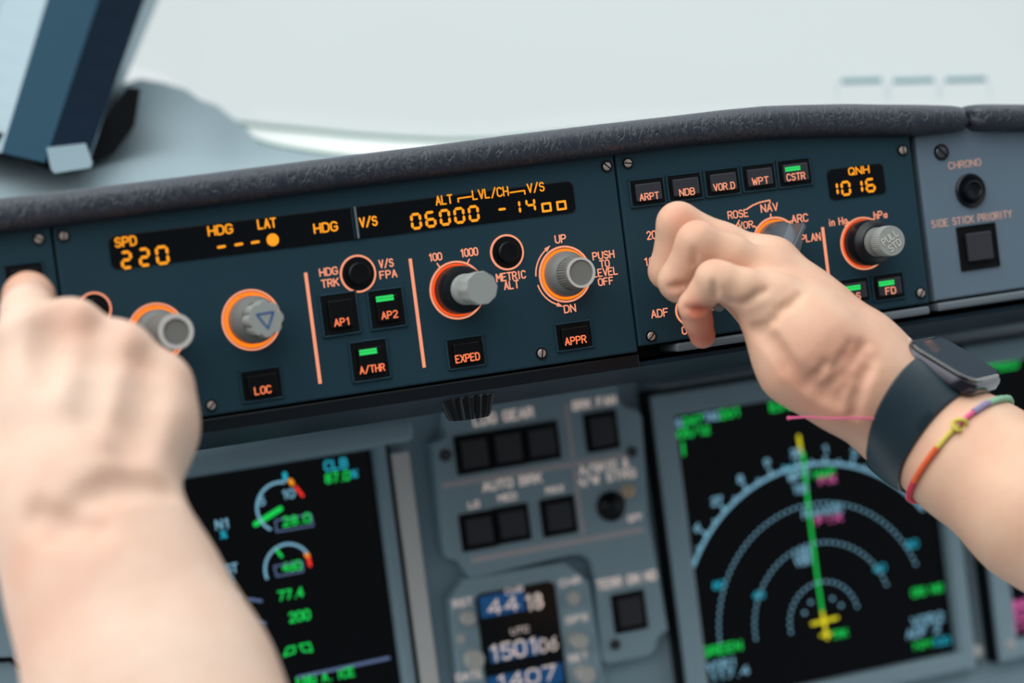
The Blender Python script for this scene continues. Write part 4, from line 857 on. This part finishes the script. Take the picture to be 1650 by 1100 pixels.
def grow(name, body, h, m, flush, label):
    V, Fq = mesh_nets(body, h); me = bpy.data.meshes.new(name); me.from_pydata(V.tolist(), [], Fq.tolist()); me.update(); me.materials.append(m)
    me.polygons.foreach_set('use_smooth', [True]*len(me.polygons))
    at = me.attributes.new('flush', 'FLOAT', 'POINT'); f = np.zeros(len(V))
    for (p, r, a) in flush: f += a*np.exp(-(np.linalg.norm(V-np.array(Cp(*p)), axis=1)/r)**2)
    at.data.foreach_set('value', np.clip(f, 0, 1).astype(np.float32))
    o = bpy.data.objects.new(name, me); C.objects.link(o)
    md = o.modifiers.new('smooth', 'SMOOTH'); md.factor = .5; md.iterations = 1
    return tag(o, label, 'person')

# right-hand side of the photo: hand reaching in from the right
U = np.array([.76, .5, -.4]); U /= np.linalg.norm(U); V_ = np.array([.458, .022, .885]); V_ -= U*V_.dot(U); V_ /= np.linalg.norm(V_); N_ = np.cross(U, V_)
W0 = np.array([(1482-825)/F*1.0, (686-550)/F*1.0, 1.0])
def Wc(u, v, n_): return W0+(U*u+V_*v+N_*n_)/1000
def topx(c_): return (825+c_[0]/c_[2]*F, 550+c_[1]/c_[2]*F, c_[2])
RH = Body(); RH.kp = .0055
for v in (-8, 2, 12):
    RH.chain([topx(Wc(-14, v*.8, 0))+(17,), topx(Wc(0, v, 0))+(18,), topx(Wc(25, v*1.1, -1))+(21.5,), topx(Wc(60, v*1.2, -2))+(27,), topx(Wc(120, v*1.2, -2))+(33,), topx(Wc(230, v*1.2, -2))+(37,)], .012)
RH.chain([(1462, 672, .990, 17), (1385, 612, .985, 17), (1310, 553, .983, 16.5), (1248, 487, .984, 10.5)], .014)
RH.chain([(1455, 640, 1.0, 16), (1380, 570, 1.0, 15.5), (1298, 514, 1.0, 14), (1236, 449, 1.002, 10.5)], .014)
RH.chain([(1455, 645, 1.01, 15), (1300, 505, 1.012, 13), (1242, 426, 1.015, 11)], .014)
RH.chain([(1455, 650, 1.025, 14), (1300, 515, 1.03, 12), (1246, 436, 1.032, 10.5)], .014)
RH.chain([(1430, 655, .992, 16), (1350, 622, .985, 13.5), (1285, 585, .985, 14), (1232, 512, .986, 9)], .012)
RH.chain([(1430, 650, 1.01, 15), (1340, 628, 1.016, 12.5), (1287, 600, 1.022, 12.5), (1250, 560, 1.03, 10)], .010)
RH.chain([(1270, 570, 1.032, 10), (1222, 500, 1.045, 8.5), (1165, 455, 1.047, 8)], .006, 'thumb')
RH.chain([(1248, 487, .984, 9.8), (1200, 466, .980, 8.3), (1160, 452, .979, 7.6), (1150, 448, .979, 7.2)], .003, 'pinky'); RH.chain([(1148, 448, .980, 7.0), (1135, 470, .983, 6.3), (1119, 493, .986, 6.5), (1124, 515, .99, 5.9), (1132, 541, .996, 5.3)], .002, 'pinky')
RH.chain([(1236, 449, 1.002, 10), (1180, 415, .998, 8.6), (1124, 390, .995, 8.4)], .004, 'ring'); RH.chain([(1124, 390, .995, 8.2), (1090, 452, 1.003, 7.1), (1096, 458, 1.005, 7.0), (1128, 470, 1.028, 6)], .0035, 'ring')
RH.chain([(1242, 427, 1.015, 10.5), (1165, 395, 1.014, 8.8), (1093, 360, 1.012, 8.6)], .004, 'middle'); RH.chain([(1093, 360, 1.012, 8.5), (1075, 436, 1.020, 7.4), (1108, 458, 1.040, 6.4)], .0035, 'middle')
RH.chain([(1246, 436, 1.032, 10), (1165, 405, 1.034, 8.6), (1100, 378, 1.034, 8.2)], .004, 'index'); RH.chain([(1100, 378, 1.034, 8.2), (1085, 436, 1.040, 7), (1112, 446, 1.050, 6)], .0035, 'index')
# creases, laid on the skin
def cut(path, r, k=.003, body=None, dz=.0002):
    body = body or RH
    zz = np.linspace(.80, 1.07, 271); out = []
    for (x, y) in path:
        X = np.array([list(Cp(x, y, z)) for z in zz]); D = body.eval(X); i = np.argmax(D < 0)
        if D[i] < 0: out.append((x, y, zz[i]-dz, r))
    if len(out) > 1: cuts.append(([(np.array(Cp(*p[:3])), p[3]/1000) for p in out], k))
cuts = []
cut([(1106, 496), (1120, 501), (1132, 501), (1144, 496)], .95, .0026); cut([(1080, 463), (1092, 462), (1108, 459)], .95, .0026); cut([(1118, 404), (1121, 412), (1119, 424)], .9, .002); cut([(1150, 458), (1153, 468), (1153, 478)], .9, .002)
cut([(1180, 486), (1196, 489), (1210, 483), (1222, 473), (1234, 468)], .5, .0028); cut([(1214, 530), (1232, 526), (1246, 516), (1256, 508)], .45, .0035)
cut([(1222, 537), (1243, 551), (1258, 570), (1271, 589), (1288, 606), (1304, 619), (1328, 635), (1350, 648)], .7, .006)
cut([(1392, 556), (1385, 569), (1374, 584), (1353, 608), (1331, 627)], .55, .005); cut([(1404, 580), (1396, 598), (1388, 616), (1380, 640), (1375, 668)], .6, .005)
cut([(1372, 552), (1360, 574), (1345, 592)], .25, .004); cut([(1372, 606), (1360, 628), (1350, 640)], .25, .004); cut([(1330, 585), (1315, 606), (1300, 618)], .2, .004)
cut([(1290, 476), (1272, 492), (1256, 500)], .2, .004)
for q_, k_ in cuts: RH.ops.append(('cut', q_, k_))
skinR = skin('warm_fair_skin', (222, 182, 155), (206, 116, 92))
rh = grow('person', RH, .0012, skinR, [((1138, 534, .992), .0115, .95), ((1120, 500, .98), .003, .5), ((1094, 462, .995), .003, .4), ((1120, 500, .98), .006, .25), ((1093, 345, 1.0), .008, .35), ((1135, 500, .985), .006, .5), ((1300, 600, .97), .02, .18), ((1360, 640, .975), .02, .25), ((1117, 365, .99), .006, .25), ((1146, 425, .975), .005, .2), ((1567, 682, .935), .0022, .6), ((1590, 668, .93), .001, .3)],
          'bare left hand and forearm reaching in from the right, turning a knob, watch on wrist')
m_ = Cp(1567, 682, .95)
# watch
def wm(u, v, n_): return cam2w(Wc(u, v, n_))
def surf(u, phi, off, body=RH):                    # point on the arm skin at angle phi round the axis
    c_ = Wc(u, 2, -1); d = V_*math.cos(phi)+N_*math.sin(phi); ts = np.linspace(.008, .055, 95)
    X = np.array([list(cam2w(c_+d*t)) for t in ts]); D = body.eval(X); i = int(np.argmax(D > 0)); return cam2w(c_+d*(ts[i]+off))
wt = thing('smartwatch', 'dark smartwatch with a black glass face and slate rubber strap on the wrist', 'watch', wm(0, 0, 24))
fc = Wc(-1, 0.5, 27.6); ang = math.radians(6); CV = V_*math.cos(ang)+N_*math.sin(ang); CN = N_*math.cos(ang)-V_*math.sin(ang)
def wbox(hu, hv, n0, n1, r, bevel, name, m, parent):
    mb = MB(); rows = []
    prof = [(-bevel, n0), (0, n0+bevel), (0, n1-bevel), (-bevel*.35, n1-bevel*.3), (-bevel, n1), (-bevel-.5, n1), (-bevel-1.6, n1)]
    for off, hn in prof:
        pl = rrect(-hu-off, hu+off, -hv-off, hv+off, max(r+off, .5), 12); rows.append([cam2w(fc+(U*a+CV*b+CN*hn)/1000) for a, b in pl])
    mb.grid(rows, True); k = len(rows[0]); mb.f += [tuple(range(k))[::-1], tuple((len(rows)-1)*k+i for i in range(k))]; mb.m += [0, 0]
    return mb.build(name, m, parent, True)
cs = wbox(17.5, 21.5, -3.4, 3.6, 9, 2.0, 'watch_case', MT['wcase'], wt)
wbox(16.2, 20.2, 2.8, 4.6, 8, 1.2, 'watch_face', MT['wglass'], wt)
mb = MB(); c_ = cam2w(fc+(U*-17.5-CV*10+CN*.5)/1000); mb.lathe(c_, [(.0032, 0), (.0034, .0008), (.0032, .0020), (.002, .0023)], 32, axis=dirw(-U)); mb.build('crown', MT['rim'], wt, True)
rows = []
for i in range(61):
    phi = math.radians(128+i*(412-128)/60); row = []
    wdt = 8.4+3.0*max(0, 1-min(i, 60-i)/15)
    for k, (uu, of) in enumerate(((-wdt, .0002), (-wdt, .0016), (-wdt*.6, .0026), (0, .0029), (wdt*.6, .0026), (wdt, .0016), (wdt, .0002))): row.append(surf(uu+1.6, phi, of))
    rows.append(row)
mb = MB(); mb.grid(rows); mb.grid([[r[0], r[-1]] for r in rows]); st = mb.build('strap', MT['strap'], wt, True, angle=70); st.modifiers.new('s', 'SMOOTH').iterations = 4
# bracelet
br = thing('friendship_bracelet', 'thin braided bracelet of red, orange, yellow and mint thread beside the watch strap', 'bracelet', surf(27, PI, .002))
N = 72; sp = []
for i in range(N+1):
    ph = 2*PI*i/N; sp.append(surf(19+5*math.sin(ph), ph, .0010))
def seg_(a, b, m, r=.0011, name='cord'):
    a, b = [int(x) for x in (a, b)]; mb = MB(); mb.tube([sp[k % N] for k in range(a, b+1)], r, 8); return mb.build(name, m, br, True)
# phi 180 deg faces the viewer's left, 90 is up, 270 down
seg_(8, 24, MT['tg'], .0014); seg_(24, 28, MT['tl'], .0014); seg_(28, 31, MT['tp']); seg_(31, 35, MT['ty']); seg_(35, 41, MT['to'], .0013); seg_(41, 54, MT['tr'], .0013); seg_(54, 80, MT['tg'])
kn_ = MB(); pk = sp[31]; kn_.tube([pk+Vector((.003*math.cos(a), -.001*math.sin(2*a)-.0010, .0022*math.sin(a))) for a in np.linspace(0, 2*PI, 20)], .0009, 8); kn_.build('knot', MT['ty'], br, True)
tl_ = MB(); tl_.tube([Cp(x, y, z) for x, y, z in ((1268, 673.5, .975), (1300, 671.5, .972), (1340, 674, .968), (1380, 673, .966), (1412, 675, .968))], [.0006, .0004, .0004, .0004, .0004], 6); tl_.lathe(Cp(1271, 673.5, .975), [(.0002, -.0009), (.0009, 0), (.0002, .0009)], 12); tl_.build('loose_thread', MT['tp'], br, True)

# left-hand side of the photo: hand pressing a button with its index finger
LH = Body(); LH.kp = .006
for dx, dr in ((-42, 0), (0, 1.5), (42, 0)):
    LH.chain([(128+dx*.9, 800, .868, 19.5+dr), (142+dx*1.0, 850, .863, 21+dr), (188+dx*1.15, 965, .85, 24+dr), (242+dx*1.35, 1100, .835, 27.5+dr), (350+dx*1.6, 1380, .80, 33+dr)], .016)
LH.chain([(70, 790, .872, 15), (55, 660, .884, 13), (45, 545, .892, 11.5)], .016)
LH.chain([(110, 790, .868, 15), (112, 650, .880, 13), (116, 526, .890, 9.5)], .016)
LH.chain([(150, 790, .868, 15), (178, 670, .880, 13), (196, 564, .889, 9.6)], .016)
LH.chain([(185, 795, .870, 15), (228, 705, .882, 13), (245, 680, .886, 12), (259, 618, .892, 9.8)], .016)
LH.chain([(30, 800, .882, 16), (-40, 700, .895, 14), (-90, 600, .915, 11)], .014)
LH.chain([(100, 700, .892, 16), (200, 720, .892, 16)], .016)
LH.chain([(45, 545, .894, 10.5), (45, 505, .905, 9.6), (46, 480, .928, 9.2), (44, 478, .940, 8.6)], .005, 'index')
for nm, x, y in (('middle', 116, 526), ('ring', 196, 564), ('pinky', 259, 618)):
    LH.chain([(x, y, .890, 9.4), (x-2, y+8, .915, 8.8), (x-6, y+40, .930, 8.2), (x-8, y+80, .918, 7.5)], .005, nm)
cuts = []
for pth, r_, k_, dz_ in (([(94, 492), (88, 525), (80, 560), (76, 600)], 3.0, .012, .0026), ([(160, 528), (156, 570), (150, 620), (148, 660)], 3.0, .012, .0026), ([(240, 585), (236, 630), (224, 680), (210, 720)], 3.0, .012, .0026),
                      ([(140, 800), (180, 783), (225, 776), (268, 790)], 1.6, .010, .0002), ([(60, 830), (100, 845), (150, 850)], 1.5, .010, .0006)):
    cut(pth, r_, k_, LH, dz_)
for q_, k_ in cuts: LH.ops.append(('cut', q_, k_))
skinL = skin('fair_skin', (227, 199, 180), (206, 146, 118))
lh = grow('person', LH, .0022, skinL, [((45, 470, .93), .018, .9), ((110, 510, .88), .014, .35), ((200, 560, .88), .014, .25), ((270, 610, .88), .014, .2), ((120, 830, .84), .03, .3), ((60, 1000, .83), .03, .3)],
          'bare right hand and forearm at the left pressing a button with the index finger')
